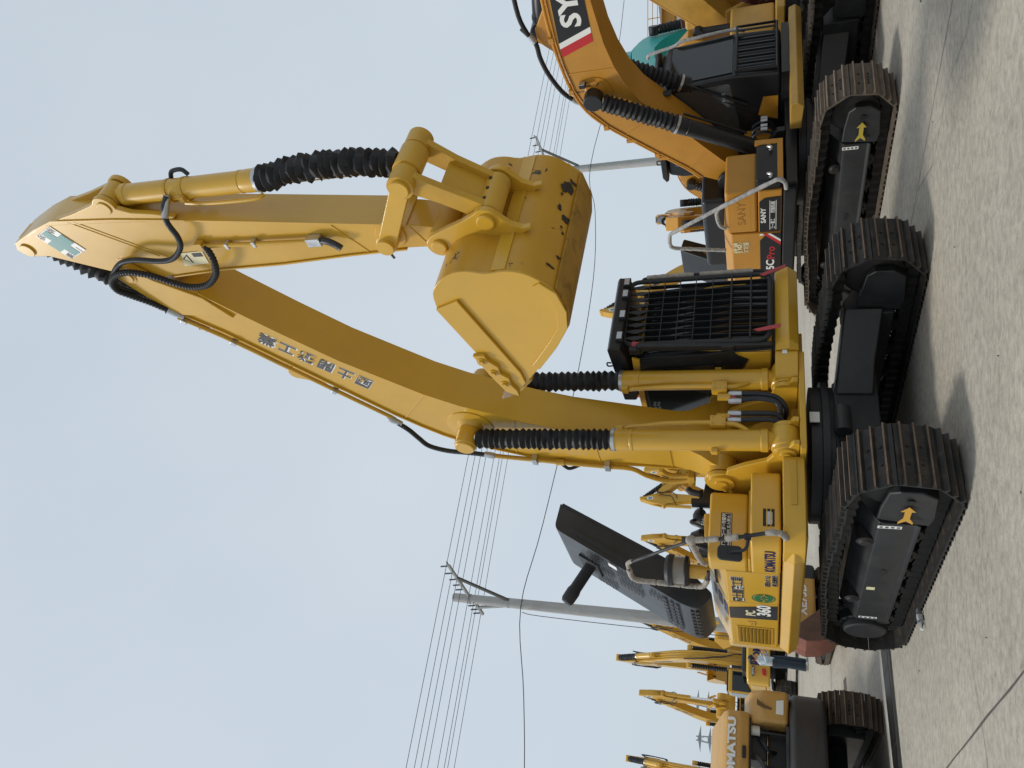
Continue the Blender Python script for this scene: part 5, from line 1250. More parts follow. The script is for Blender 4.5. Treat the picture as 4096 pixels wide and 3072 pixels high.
# right-hand body
P2 = MB().bb((-0.09, -1.55, 1.70), (0.80, -0.72, 2.17)).build('front_cover', ORG, E2, bevel=0.05, seg=3)
MB().bb((0.0, -1.553, 1.78), (0.70, -1.5, 2.10)).build('pressed_panel', ORG, P2, bevel=0.03)
text('lettering', 'SANY', mat('embossed_orange', (0.30, 0.14, 0.018), 0.5), P2, (0.36, -1.5535, 1.93), (1, 0, 0), (0, 0, 1), 0.17, 0.004, bold=0.012, width=0.50)
P3 = MB().bb((-0.09, -1.55, 1.35), (0.80, -0.72, 1.69)).build('lower_panel', ORG, E2, bevel=0.02)
MB().prism(fillet([(-0.075, 1.37), (0.68, 1.37), (0.66, 1.60), (0.58, 1.675), (-0.075, 1.675)], 0.02), -1.552, -1.556).build('dark_panel', INK, P3)
text('lettering', 'SANY', WHT, P3, (0.29, -1.5565, 1.615), (1, 0, 0), (0, 0, 1), 0.10, 0.002, bold=0.03, width=0.33)
text('lettering', '三一重工', WHT, P3, (0.10, -1.5565, 1.475), (1, 0, 0), (0, 0, 1), 0.075, 0.002, bold=0.01, width=0.22)
text('lettering', '挖掘机械', WHT, P3, (0.46, -1.5565, 1.475), (1, 0, 0), (0, 0, 1), 0.075, 0.002, bold=0.01, width=0.24)
for z in (1.43, 1.52):
    MB().bb((-0.03, -1.556, z), (0.60, -1.559, z + 0.008)).build('panel_line', WHT, P3)
D3 = MB().prism([(-1.55, 1.35), (-1.55, 2.10), (-1.38, 2.22), (-0.75, 2.22), (-0.75, 1.35)], -1.45, -0.105, 'X').build('side_door', ORG, E2, bevel=0.02)
D4 = MB().prism([(-1.55, 1.35), (-1.55, 2.10), (-1.38, 2.22), (-0.75, 2.22), (-0.75, 1.35)], -2.7, -1.465, 'X').build('side_door', ORG, E2, bevel=0.02)
MB().prism([(-1.44, 1.36), (-0.12, 1.36), (-0.12, 1.56), (-0.28, 1.67), (-1.44, 1.67)], -1.552, -1.556).build('dark_stripe', INK, D3)
MB().prism([(-0.16, 1.62), (-0.12, 1.60), (-0.12, 1.66), (-0.16, 1.68)], -1.552, -1.556).build('white_stripe', WHT, D3)
MB().prism([(-0.40, 1.36), (-0.32, 1.36), (-0.12, 1.56), (-0.12, 1.63)], -1.5565, -1.559).build('red_stripe', REDP, D3)
MB().prism([(-0.32, 1.36), (-0.27, 1.36), (-0.12, 1.51), (-0.12, 1.56)], -1.5565, -1.559).build('white_stripe', WHT, D3)
text('lettering', '5C', WHT, D3, (-0.88, -1.5565, 1.51), (1, 0, 0), (0, 0, 1), 0.17, 0.002, bold=0.03, width=0.25)
text('lettering', 'Pro', REDP, D3, (-0.58, -1.5565, 1.50), (1, 0, 0), (0, 0, 1), 0.17, 0.002, bold=0.012, width=0.30)
text('lettering_outline', '挑战', CREAM, D3, (-0.42, -1.5565, 2.0), (1, 0, 0.05), (0, 0, 1), 0.15, 0.002, bold=0.04, width=0.26)
text('lettering', '不可能', CREAM, D3, (-0.42, -1.5565, 1.87), (1, 0, 0.05), (0, 0, 1), 0.10, 0.002, bold=0.02, width=0.26)
MB().bb((-2.7, -1.60, 1.16), (0.82, -1.45, 1.335)).build('side_skirt', BLK, E2, bevel=0.02)
FB = MB().bb((0.45, -1.52, 1.36), (1.0, -0.74, 1.72)).build('front_box', BLK, E2, bevel=0.03)
MB().bb((0.98, -1.53, 1.34), (1.015, -0.70, 1.42)).build('box_trim', ORG, FB, bevel=0.006)
MB().bb((0.98, -0.80, 1.42), (1.015, -0.70, 1.74)).build('box_trim', ORG, FB, bevel=0.006)
for y in (-0.86, -1.42):
    MB().tube([(1.02, y, 1.52), (1.05, y - 0.03, 1.55), (1.06, y - 0.07, 1.50), (1.03, y - 0.10, 1.53)], 0.022, 8, smooth=3).build('rail_clamp', ZINC, FB)
MB().bb((-1.9, -0.7, 2.2), (-0.2, 0.25, 2.62)).build('hood', BLK, E2, bevel=0.08, seg=3)
cwp2 = fillet([(-2.705, -1.5), (-3.05, -1.42), (-3.4, -0.6), (-3.4, 0.6), (-3.05, 1.42), (-2.705, 1.5)], [0, .25, .5, .5, .25, 0], 5)
MB().prism(cwp2, 1.16, 2.2, 'Z').build('counterweight', ORG, E2, bevel=0.1, seg=3)
MB().bb((-2.69, -0.73, 1.31), (-0.62, 1.5, 2.19)).build('engine_housing', ORG, E2, bevel=0.05)
# wrapped rail
rp = [(0.86, -1.60, 1.30), (0.98, -1.60, 1.32), (1.06, -1.60, 1.40), (0.98, -1.60, 1.56), (0.56, -1.60, 2.26), (0.10, -1.60, 2.97), (0.02, -1.60, 3.05), (-0.18, -1.60, 3.07), (-0.28, -1.60, 3.02), (-0.33, -1.59, 2.8), (-0.42, -1.58, 2.30), (-0.44, -1.57, 2.20)]
P_ = resample(spline([Vector(p) for p in rp], 5), 0.03)
rnd = random.Random(4); f2 = [0.032 * (1 + 0.22 * (rnd.random() - 0.5)) for _ in P_]
HW = mat('pipe_wrap_pale', (0.40, 0.40, 0.39), 0.75, var=0.35, vscale=14, bump=0.5, bscale=50, dirt=(0.14, 0.14, 0.15), dirt_amt=0.8, dscale=10)
HR2 = MB().tube(P_, lambda t: f2[min(len(f2) - 1, int(t * (len(f2) - 1) + 0.5))], 10).build('hand_rail', HW, E2)
MB().tube([(0.56, -1.60, 2.26), (0.42, -1.58, 2.30), (0.15, -1.56, 2.27), (0.05, -1.55, 2.18)], 0.03, 10, smooth=4).build('rail_stay', HW, HR2)
# cab
CB2 = MB().prism([(-0.62, 1.36), (1.35, 1.36), (1.38, 2.05), (1.28, 3.10), (1.15, 3.24), (-0.55, 3.24), (-0.62, 3.0)], 0.36, 1.46).build('cab', BLK, E2, bevel=0.05, seg=3)
MB().prism(fillet([(-0.35, 1.98), (0.5, 2.0), (1.27, 2.12), (1.19, 3.08), (-0.35, 3.12)], 0.06), 0.352, 0.366).build('side_window', mat('reflection_tinted_glass', (0.055, 0.062, 0.066), 0.08, var=0, rvar=0, spec=0.9), CB2)  # base lightened to paint grey reflections into the pane
text('lettering', '0135', WHT, CB2, (1.02, 0.350, 2.22), (1, 0, 0), (0, 0, 1), 0.07, 0.002, width=0.16)
MB().rings([[(1.385, 0.45, 2.08), (1.385, 1.37, 2.08), (1.292, 1.37, 3.05), (1.292, 0.45, 3.05)], [(1.395, 0.45, 2.08), (1.395, 1.37, 2.08), (1.302, 1.37, 3.05), (1.302, 0.45, 3.05)]]).build('windscreen', GLASSD, CB2)
MB().bb((1.36, 0.45, 1.42), (1.385, 1.37, 2.0)).build('lower_windscreen', GLASSD, CB2)
GU2 = MB().tube([(1.47, 0.36, 1.42), (1.47, 1.46, 1.42), (1.47, 1.46, 2.02), (1.47, 0.36, 2.02), (1.47, 0.36, 1.40)], 0.025, 8).build('front_guard', BLK, CB2)
for i in range(7):
    y = 0.46 + 0.15 * i
    MB().cyl((1.47, y, 1.42), (1.47, y, 2.02), 0.018, n=8).build('guard_bar', BLK, GU2)
MB().tube([(1.42, 1.40, 1.9), (1.46, 1.42, 2.1), (1.40, 1.42, 2.8), (1.37, 1.42, 2.95), (1.30, 1.44, 3.05), (1.20, 1.46, 3.45), (1.12, 1.46, 3.5)], 0.028, 10, smooth=4).build('grab_rail', HW, CB2)
RG2 = MB().prism([(-0.62, 3.25), (1.15, 3.25), (1.22, 3.30), (1.18, 3.36), (-0.55, 3.36), (-0.66, 3.30)], 0.30, 1.50).build('roof_guard', BLK, CB2, bevel=0.02)
MB().tube([(-0.3, 0.4, 3.36), (-0.3, 0.4, 3.43), (-0.22, 0.4, 3.43), (-0.22, 0.4, 3.36)], 0.012, 8, smooth=4).build('lifting_eye', BLK, CB2)
mr2 = MB().bb((1.32, 0.16, 3.0), (1.36, 0.28, 3.22)).build('mirror', BLKM, CB2, bevel=0.02)
MB().cyl((1.33, 0.27, 3.1), (1.25, 0.36, 3.1), 0.012, n=8).build('mirror_arm', BLK, CB2)
MB().prism([(1.02, 1.08), (1.42, 1.05), (1.50, 1.14), (1.46, 1.24), (1.02, 1.24)], -0.55, 1.80).build('deck_beam', mat('ochre_paint', (0.42, 0.25, 0.05), 0.45, dirt=(0.25, 0.16, 0.05), dirt_amt=0.4), E2, bevel=0.015)
MB().bb((0.905, 0.30, 1.245), (1.40, 1.50, 1.355)).build('cab_mount', BLK, E2)
MB().bb((-0.6, 0.52, 1.305), (0.9, 1.52, 1.355)).build('left_deck', BLK, E2)
MB().bb((0.88, 0.12, 1.02), (0.905, 0.26, 1.10)).build('swing_label', WHT, RF2)
MB().prism([(0.5, 1.4), (0.95, 1.4), (0.95, 1.62), (0.62, 1.7)], 0.33, 0.35).build('side_panel', ORG, CB2)
# ---------------------------------------------------------------- tan excavator seen from behind with its hood up
K2 = gen_excavator('tan excavator seen from behind with raised hood, open engine bay and dark counterweight', (-6.85, 12.5), 216.5, 1.0, TAN, 'low', body=False, tracks=False, z=0.0)
BRN = mat('track_brown', (0.085, 0.064, 0.047), 0.65, metal=0.1, var=0.3, vscale=5, dirt=(0.16, 0.12, 0.085), dirt_amt=0.7, dscale=4, bump=0.25, bscale=40)
T3 = dict(xf=1.70, xr=-1.72, zc=0.42, r=0.38)
for sd in (-1, 1):
    make_track(K2, sd * 1.22, sd, w=0.46, n=30, material=BRN, sag=-0.04, **T3)
    track_gear(K2, sd * 1.22, sd, rollers=7, k=0.75, arrow=None, **T3)
MB().prism([(-0.8, 0.4), (0.8, 0.4), (0.6, 0.72), (-0.6, 0.72)], -1.0, 1.0).build('car_body', UNDER, K2, bevel=0.02)
MB().cyl((0, 0, 0.71), (0, 0, 0.80), 0.62, n=32).build('swing_ring', UNDER, K2)
cwk = fillet([(-1.75, -1.30), (-2.25, -1.30), (-2.62, -0.85), (-2.72, 0.0), (-2.62, 0.85), (-2.25, 1.30), (-1.75, 1.30)], [0, .2, .5, .3, .5, .2, 0], 5)
MB().prism(cwk, 0.79, 1.265, 'Z').build('counterweight', CWT, K2, bevel=0.09, seg=4)
MB().bb((-1.74, -1.25, 0.82), (1.0, 1.25, 1.0)).build('revolving_frame', UNDER, K2, bevel=0.02)
for s in (-1, 1):
    tw = MB().prism([(-2.44, 1.275), (-2.42, 1.62), (-2.28, 1.80), (-1.95, 1.88), (0.2, 1.90), (0.2, 1.01), (-1.70, 1.01), (-1.70, 1.275)], s * 0.80, s * 1.25).build('side_housing', TAN, K2, bevel=0.06, seg=3)
    if s < 0:
        MB().prism([(-1.12, 1.34), (-0.92, 1.345), (-0.92, 1.445), (-1.10, 1.44)], -2.4435, -2.449, 'X').build('blank_label', WHT, tw)
        MB().prism([(-1.10, 1.70), (-1.03, 1.60), (-1.0, 1.50), (-0.97, 1.50), (-0.985, 1.60), (-1.02, 1.70)], -2.42, -2.435, 'X').build('oil_stain', mat('oil_stain', (0.13, 0.08, 0.03), 0.6), tw)
kc = MB().prism([(0.25, 1.02), (1.55, 1.02), (1.55, 1.6), (1.40, 2.62), (1.25, 2.74), (0.25, 2.74)], 0.42, 1.28).build('cab', TAN, K2, bevel=0.06, seg=3)
for y in (0.415, 1.285):
    MB().prism(fillet([(0.36, 1.6), (1.42, 1.6), (1.30, 2.6), (0.36, 2.6)], 0.08), y - 0.008, y + 0.008).build('side_window', GLASSD, kc)
MB().bb((0.235, 0.5, 1.6), (0.248, 1.2, 2.58)).build('rear_window', GLASSD, kc)
for y in (-0.34, 0.34):
    MB().prism([(-0.8, 1.0), (1.1, 1.0), (0.75, 1.6), (0.25, 2.3), (-0.1, 2.35), (-0.35, 1.9)], y - 0.04, y + 0.04).build('boom_bracket', TAN, K2, bevel=0.02)
lidp = [(-2.34, 1.80), (-2.38, 1.92), (-2.34, 2.10), (-2.24, 2.16), (-1.0, 2.40), (-1.0, 2.33), (-2.15, 2.08), (-2.20, 1.98), (-2.20, 1.80)]
LD = MB().prism(lidp, -0.92, 0.92).build('engine_hood', TAN, K2, bevel=0.03, seg=3)
text('lettering', 'KOMATSU', WHT, LD, (-2.371, -0.36, 2.03), (0, -1, 0), (0.2, 0, 1), 0.15, 0.02, bold=0.04, width=0.92)
MB().bb((-2.395, -0.46, 1.84), (-2.37, -0.30, 1.89)).build('lock', INK, LD, bevel=0.004)
MB().bb((-2.30, -0.86, 1.775), (-2.22, 0.86, 1.799)).build('rubber_seal', RUB, LD)
eb = MB().bb((-2.0, -0.79, 1.02), (-0.2, 0.79, 1.55)).build('engine_block', BLK, K2, bevel=0.02)
ENG = mat('engine_grey', (0.07, 0.072, 0.07), 0.5, var=0.3, vscale=6, dirt=(0.03, 0.026, 0.022), dirt_amt=0.8, dscale=5)
MB().bb((-2.38, -0.79, 1.27), (-2.34, 0.79, 1.31)).build('sill', ENG, eb, bevel=0.005)
MB().turn((-2.2, 0.02, 1.40), (-2.2, 0.02, 1.62), [(0, 0.06), (0.05, 0.07), (0.9, 0.07), (1, 0.05)], 20).build('oil_filter', WHT, eb)
MB().bb((-2.24, -0.06, 1.62), (-2.02, 0.14, 1.70)).build('filter_head', ENG, eb, bevel=0.01)
MB().turn((-2.15, 0.32, 1.30), (-2.15, 0.32, 1.56), [(0, 0.12), (0.5, 0.13), (0.55, 0.10), (1, 0.09)], 20).build('alternator', ENG, eb)
for i, (y, z) in enumerate(((-0.5, 1.45), (-0.28, 1.5), (-0.15, 1.36), (0.5, 1.6), (0.62, 1.4))):
    MB().tube([(-2.0, y, z), (-2.2, y + 0.03, z + 0.08), (-2.25, y - 0.06, z + 0.16), (-2.1, y - 0.12, z + 0.22), (-1.9, y - 0.1, z + 0.15)], 0.025 + 0.006 * (i % 3), 10, smooth=5).build('engine_hose', ENG if i % 2 else HOSE, eb)
MB().bb((-2.1, -0.75, 1.56), (-1.5, -0.35, 1.82)).build('battery_case', BLK, eb, bevel=0.02)
MB().cyl((-2.2, -0.72, 1.66), (-2.2, -0.72, 1.78), 0.07, n=16).build('coolant_bottle', mat('milky_plastic', (0.55, 0.54, 0.48), 0.4), eb)
MB().cyl((-2.24, -0.7, 1.31), (-2.24, -0.7, 1.80), 0.022, n=10).build('hood_stay', BLK, eb)

# ---------------------------------------------------------------- yellow excavator with rental sign, seen from behind
K3 = gen_excavator('yellow excavator seen from behind with RENTAL sign and navy letters on its counterweight', (-11.6, 32.6), 208.7, 0.86, YEL, 'up', dark=GREYP, word='KOMATSU', word_mat=GREYINK)
text('lettering', 'KOMATSU', NAVY, K3, (-3.312, -0.22, 1.74), (0, -1, 0), (0, 0, 1), 0.46, 0.02, bold=0.04, width=1.8)
MB().bb((-3.10, 0.74, 1.86), (-3.322, 1.14, 1.96)).build('rental_sign', INK, K3)
text('lettering', 'RENTAL', WHT, K3, (-3.325, 0.94, 1.91), (0, -1, 0), (0, 0, 1), 0.10, 0.008, bold=0.02, width=0.34)
MB().prism([(0.82, 1.36), (1.10, 1.36), (1.06, 1.51), (0.82, 1.53)], -3.05, -3.318, 'X').build('reflector', REDP, K3)
MB().turn((0.7, 1.1, 3.16), (0.7, 1.1, 3.30), [(0, 0.06), (0.6, 0.06), (1, 0.03)], 14).build('beacon', MAT['amber'], K3)

# ---------------------------------------------------------------- row of yellow excavators across the yard
ROW = 'yellow excavators with raised arms in the far row'
gen_excavator('far yellow excavator with raised arm, right behind the concrete pole with two crossarms', (-17.11, 49.08), 40, 0.95, YELFAR, 'up', ROW, word='KOMATSU', word_mat=GREYINK, board=True)
gen_excavator('far yellow excavator with raised arm above the tan excavator, beside the lattice pylons', (-22.34, 50.6), 40, 0.95, YELFAR, 'up', ROW, word='KOMATSU', word_mat=GREYINK, board=True)
gen_excavator('far yellow excavator with raised arm just behind the large excavator boom pipes', (-8.27, 52.62), 40, 0.95, YELFAR, 'up', ROW, word='KOMATSU', board=True)
gen_excavator('far yellow excavator facing the other way with navy KOMATSU on its boom', (-4.66, 50.76), -45, 0.95, YELFAR, 'up', ROW, word='KOMATSU', board=True)
gen_excavator('far yellow excavator with raised arm rising behind the opened dark engine hood', (-12.57, 51.39), 40, 0.95, YELFAR, 'up', ROW, word='KOMATSU', board=True)
gen_excavator('far yellow excavator turned away, its boom back showing beyond the raised tan hood', (-18.94, 37.02), 205, 0.9, YELFAR, 'up', ROW, word='KOMATSU', word_mat=GREYINK)

gen_excavator('far yellow excavator facing left, its boom tip showing above the black cab roof guard', (6.3, 38.7), -45, 0.95, YELFAR, 'up', ROW, word='KOMATSU', board=True)

# ---------------------------------------------------------------- machines behind and right of the orange one
gen_excavator('ochre excavator mostly hidden behind the orange one, boom leaning right', (7.2, 15.3), 31, 1.02, mat('ochre_boom', (0.50, 0.29, 0.055), 0.42, dirt=(0.3, 0.18, 0.05), dirt_amt=0.4), 'low', dark=mat('maroon_panel', (0.05, 0.012, 0.010), 0.5))
gen_excavator('teal excavator with its boom showing above the orange excavator cab', (11.8, 25.2), -35, 1.1, TEAL, 'low', word='株式会社', word_mat=WHT)
E7 = gen_excavator('smaller orange excavator with an open black hood behind the orange excavator', (4.1, 18.7), 31, 0.74, ORG, 'low', word='SANY', word_mat=WHT)
gen_excavator('small orange excavator further back, its arm showing beside the wrapped grey rail', (5.4, 24.0), -15, 0.85, ORG, 'low')
lid7 = fillet([(-0.1, 4.55), (-0.6, 4.65), (-1.55, 2.75), (-1.45, 2.35), (-1.05, 2.30)], 0.08, 4)
MB().prism(lid7, -2.2, -0.9, 'X').build('engine_hood', BLK, E7, bevel=0.05, seg=3)
for i in range(4):
    MB().box((-0.893, -0.62 - 0.06 * i, 3.9 - 0.05 * i), (0.012, 0.025, 0.14)).build('hood_slash', YEL, E7)
gen_excavator('orange-tan excavator with folded boom in front of the white corrugated hall', (13.4, 34.5), 40, 0.95, ORG, 'low')

# ---------------------------------------------------------------- small excavator and old bucket behind the tracks
XE = thing('small_excavator', 'small low tan excavator with XE75D on its flank, parked behind the long tracks', 'excavator', (-5.35, 18.4, gz(18.4)), R(216.5) - math.pi / 2)
BX = MB().prism(fillet([(-1.0, -0.8), (0.25, -0.8), (0.25, 0.8), (-1.0, 0.8)], [.3, .1, .1, .3]), 0.36, 0.84, 'Z').build('housing', TAN, XE, bevel=0.08, seg=3)
MB().bb((-1.02, -0.83, 0.36), (0.2, -0.45, 0.86)).build('grey_band', GREYP, XE, bevel=0.08)
text('lettering', 'XE75D', WHT, BX, (-1.003, 0.02, 0.62), (0, -1, 0), (0, 0, 1), 0.24, 0.006, bold=0.03, width=0.72)
for s in (-1, 1):
    simple_track(XE, s * 0.72, 0.3, 0.6, -0.7, 0.16, 0.12, BRN, s)
MB().bb((-0.6, -0.5, 0.14), (0.5, 0.5, 0.30)).build('car_body', UNDER, XE, bevel=0.03)
MB().cyl((0, 0, 0.29), (0, 0, 0.37), 0.4, n=24).build('swing_ring', UNDER, XE)
OB = thing('bucket', 'rusty brown excavator bucket standing on the concrete behind the long track', 'bucket', (-4.98, 16.6, gz(16.6)), R(222))
OB.scale = (0.62, 0.62, 0.88)
obp = [(0.55, 1.10), (0.80, 1.02), (0.92, 0.80), (0.86, 0.50), (0.62, 0.20), (0.25, 0.03), (-0.25, 0.02), (-0.65, 0.10)]
obi = [tuple(Vector(p) + (Vector((0.1, 0.75)) - Vector(p)).normalized() * 0.05) for p in obp]
MB().prism(obp + list(reversed(obi)), -0.62, 0.62).build('shell', RUSTR, OB, smooth=30)
for s in (-1, 1):
    MB().prism(obp + [(-0.55, 0.22)], s * 0.62, s * 0.66).build('side_plate', RUST, OB, bevel=0.008)
    MB().prism(circ((0.55, 1.22), 0.14, 12, 0, 180) + [(0.45, 0.98), (0.80, 0.95)], s * 0.18, s * 0.24).build('hinge_ear', RUST, OB, bevel=0.01)
for i in range(5):
    y = -0.54 + 0.27 * i
    MB().rings([[(-0.62, y - 0.05, 0.04), (-0.62, y + 0.05, 0.04), (-0.62, y + 0.05, 0.16), (-0.62, y - 0.05, 0.16)], [(-0.88, y - 0.03, 0.10), (-0.88, y + 0.03, 0.10), (-0.88, y + 0.03, 0.13), (-0.88, y - 0.03, 0.13)]]).build('tooth', RUST, OB)

# ---------------------------------------------------------------- utility poles and wires
def pole(label, x, y, h, flip=1):
    z0 = gz(y)
    p = thing('utility_pole', label, 'pole', (x, y, z0), 0, 'concrete utility poles')
    MB().turn((0, 0, 0), (0, 0, h - z0), [(0, 0.20), (0.985, 0.125), (1, 0.12)], 24).build('shaft', POLE, p)
    d = Vector((0.8, -0.6, 0))
    zt = h - z0
    MB().beam(d * 0.10 + Vector((0, 0, zt - 0.52)), d * 1.45 + Vector((0, 0, zt - 0.22)), 0.07, 0.07).build('crossarm', GALV, p)
    MB().beam(d * -0.05 + Vector((0, 0, zt - 0.62)), d * -0.68 + Vector((0, 0, zt - 0.76)), 0.07, 0.07).build('crossarm', GALV, p)
    MB().beam(d * 0.95 + Vector((0, 0, zt - 0.30)), d * 0.13 + Vector((0, 0, zt - 1.72)), 0.06, 0.08).build('brace', DARKST, p)
    MB().beam(d * -0.36 + Vector((0, 0, zt - 0.70)), d * -0.12 + Vector((0, 0, zt - 1.74)), 0.06, 0.07).build('brace', GALV, p)
    for z in (0.52, 1.72, 2.14):
        MB().turn((0, 0, zt - z - 0.03), (0, 0, zt - z + 0.03), [(0, 0.142), (1, 0.142)], 20).build('clamp_band', GALV, p)
    for t, dz in ((1.42, 0.0), (1.12, -0.06), (0.86, -0.12), (0.62, -0.17), (0.42, -0.2), (-0.28, -0.42), (-0.45, -0.46), (-0.62, -0.5)):
        b = d * t + Vector((0, 0, zt - 0.22 + dz))
        MB().beam(b, b + Vector((-0.03, -0.02, 0.24)), 0.035, 0.035, up=(1, 0, 0)).build('insulator_pin', DARKST, p)
        MB().beam(b, b + Vector((0.10, 0.06, 0.10)), 0.03, 0.03, up=(1, 0, 0)).build('insulator_pin', DARKST, p)
    return p
pole('tall concrete utility pole with two crossarms behind the opened dark hood', -6.27, 20.0, 10.28)
pole('concrete utility pole with crossarm partly hidden by the raised bucket', 8.44, 28.3, 10.28)
D = Vector((0.8775, 0.4795, 0))
WG = 'overhead wires between the poles'
for i, (x, y) in enumerate(((-3.83, 18.49), (-3.92, 18.98), (-3.99, 19.40), (-4.07, 19.83), (-4.19, 20.51), (-4.28, 20.99), (-4.33, 21.25), (-4.42, 21.75))):
    A = Vector((x, y, 9.6)); a = A - D * 40; b = A + D * 70
    w = MB().tube([a, a.lerp(b, 0.3), a.lerp(b, 0.6), b], 0.008, 5).build('overhead_wire', WIRE)
    tag(w, 'thin dark overhead wire strung across the sky past both utility poles', 'wire', WG)
lw = [(-24, 10.2, 7.3), (-14, 15.6, 6.95), (-10.3, 17.6, 7.33), (-8.3, 18.73, 7.7), (-6.3, 19.83, 8.15), (-4.15, 21.0, 7.85), (0, 23.25, 7.42), (3.7, 25.3, 7.3), (6.4, 26.9, 7.6), (8.5, 28.15, 8.06), (14, 31.2, 7.6), (22, 35.6, 7.8)]
tag(MB().tube(lw, 0.012, 6, smooth=5).build('telephone_cable', WIRE), 'sagging cable tied to both poles below the crossarms', 'wire')
tag(MB().tube([(-6.45, 19.86, 8.12), (-6.50, 19.84, 7.6), (-6.52, 19.84, 5), (-6.50, 19.85, 2.2), (-6.48, 19.85, gz(19.85))], 0.010, 6, smooth=4).build('ground_cable', WIRE), 'cable hanging straight down alongside the pole with two crossarms', 'wire')

# ---------------------------------------------------------------- hall, crane girder, pylons
hall = thing('hall', 'white corrugated metal hall at the right end of the yard', 'building', (34.0, 47.0, 0.45), 0)
HWT = mat('white_cladding', (0.62, 0.64, 0.66), 0.55, var=0.05, vscale=0.6)
ribs = []
n = 0; x = -14.0
while x < 14.0:
    ribs += [(x, -0.0), (x + 0.10, -0.0), (x + 0.14, -0.06), (x + 0.24, -0.06)]
    x += 0.28
MB().prism(ribs + [(14.0, 0.0), (14.0, 0.2), (-14.0, 0.2)], 0, 7.0, 'Z').build('front_wall', HWT, hall, smooth=20)
MB().bb((-14, 0.2, 0), (-13.8, 12, 7.0)).build('side_wall', HWT, hall)
MB().bb((13.8, 0.2, 0), (14, 12, 7.0)).build('side_wall', HWT, hall)
MB().prism([(-14.4, 7.0), (14.4, 7.0), (14.4, 7.15), (0, 8.6), (-14.4, 7.15)], -0.4, 12.2, 'Y').build('roof', mat('roof_sheet', (0.3, 0.33, 0.36), 0.5), hall)
MB().bb((-9, -0.10, 0), (-4, -0.07, 4.5)).build('roller_door', mat('door_grey', (0.35, 0.36, 0.37), 0.5), hall)
cr_ = thing('gantry_crane', 'orange gantry crane girder with walkway railing in front of the white hall', 'crane', (22.0, 31.0, 0.45), 0)
CRO = mat('crane_orange', (0.52, 0.25, 0.035), 0.45, var=0.05)
gd = MB().prism([(-8.0, 4.95), (-7.6, 4.72), (-6.2, 4.66), (8, 4.66), (8, 5.25), (-8.0, 5.25)], -0.35, 0.35).build('girder', CRO, cr_, bevel=0.02)
for x in [-8 + 0.9 * i for i in range(18)]:
    MB().cyl((x, -0.62, 5.2), (x, -0.62, 5.75), 0.018, n=6).build('railing_post', CRO, gd)
for z in (5.35, 5.55, 5.74):
    MB().cyl((-8, -0.62, z), (7.5, -0.62, z), 0.014, n=6).build('railing_bar', CRO, gd)
MB().bb((-8, -0.66, 5.17), (7.5, -0.352, 5.20)).build('walkway', CRO, gd)
for s in (-1, 1):
    MB().beam((5.5, s * 0.2, 4.66), (5.5, s * 1.6, 0.0), 0.35, 0.35, up=(1, 0, 0)).build('leg', CRO, cr_, bevel=0.02)
    MB().beam((-1.5, s * 0.2, 4.66), (-1.5, s * 1.6, 0.0), 0.2, 0.2, up=(1, 0, 0)).build('leg', CRO, cr_, bevel=0.02)
def pylon(x, y, h):
    p = thing('lattice_pylon', 'faint distant lattice pylon beyond the far excavators', 'pylon', (x, y, 0), R(20), 'distant lattice pylons')
    PYL = mat('pylon_steel', (0.30, 0.33, 0.36), 0.6)
    legs = []
    for sx in (-1, 1):
        for sy in (-1, 1):
            MB().beam((sx * 2.2, sy * 2.2, 0), (sx * 0.5, sy * 0.5, h), 0.12, 0.12).build('leg', PYL, p)
    for k in range(8):
        z0, z1 = h * k / 8, h * (k + 1) / 8
        w0, w1 = 2.2 - 1.7 * k / 8, 2.2 - 1.7 * (k + 1) / 8
        for s in (-1, 1):
            MB().beam((-w0, s * w0, z0), (w1, s * w1, z1), 0.07, 0.07).build('lattice_bar', PYL, p)
            MB().beam((w0, s * w0, z0), (-w1, s * w1, z1), 0.07, 0.07).build('lattice_bar', PYL, p)
    for z in (0.68, 0.80, 0.93):
        MB().prism([(-3.4, h * z + 0.2), (0, h * z), (3.4, h * z + 0.2), (0, h * z + 0.9)], -0.15, 0.15).build('crossarm', PYL, p)
for x, y, h in ((-86, 205, 20.5), (-96, 206, 20.0), (-107, 208, 20.5)):
    pylon(x, y, h)

# ---------------------------------------------------------------- person with phone
def skinned(name, verts, edges, radii, material, parent, root_i=0, sub=2):
    me = bpy.data.meshes.new(name)
    me.from_pydata(verts, edges, [])
    me.materials.append(material)
    o = bpy.data.objects.new(name, me)
    COL.objects.link(o)
    o.parent = parent
    o.modifiers.new('skin', 'SKIN').use_smooth_shade = True
    lay = me.skin_vertices[0].data if me.skin_vertices else None
    if lay is None:
        bpy.context.view_layer.objects.active = o
        lay = me.skin_vertices.new().data if hasattr(me.skin_vertices, 'new') else None
    for i, r in enumerate(radii):
        lay[i].radius = (r, r) if not isinstance(r, tuple) else r
        lay[i].use_root = (i == root_i)
    m = o.modifiers.new('sub', 'SUBSURF'); m.levels = sub; m.render_levels = sub
    dg = bpy.context.evaluated_depsgraph_get()
    me2 = bpy.data.meshes.new_from_object(o.evaluated_get(dg))
    me2.materials.clear(); me2.materials.append(material)
    me2.polygons.foreach_set('use_smooth', [True] * len(me2.polygons))
    o.modifiers.clear(); o.data = me2
    return o
PX, PY = -8.35, 23.6
PS = thing('person', 'person in pale blue shirt and dark wide trousers holding up a phone', 'person', (PX, PY, gz(PY)), R(-8))
SKIN = mat('skin', (0.50, 0.28, 0.19), 0.5, var=0.05)
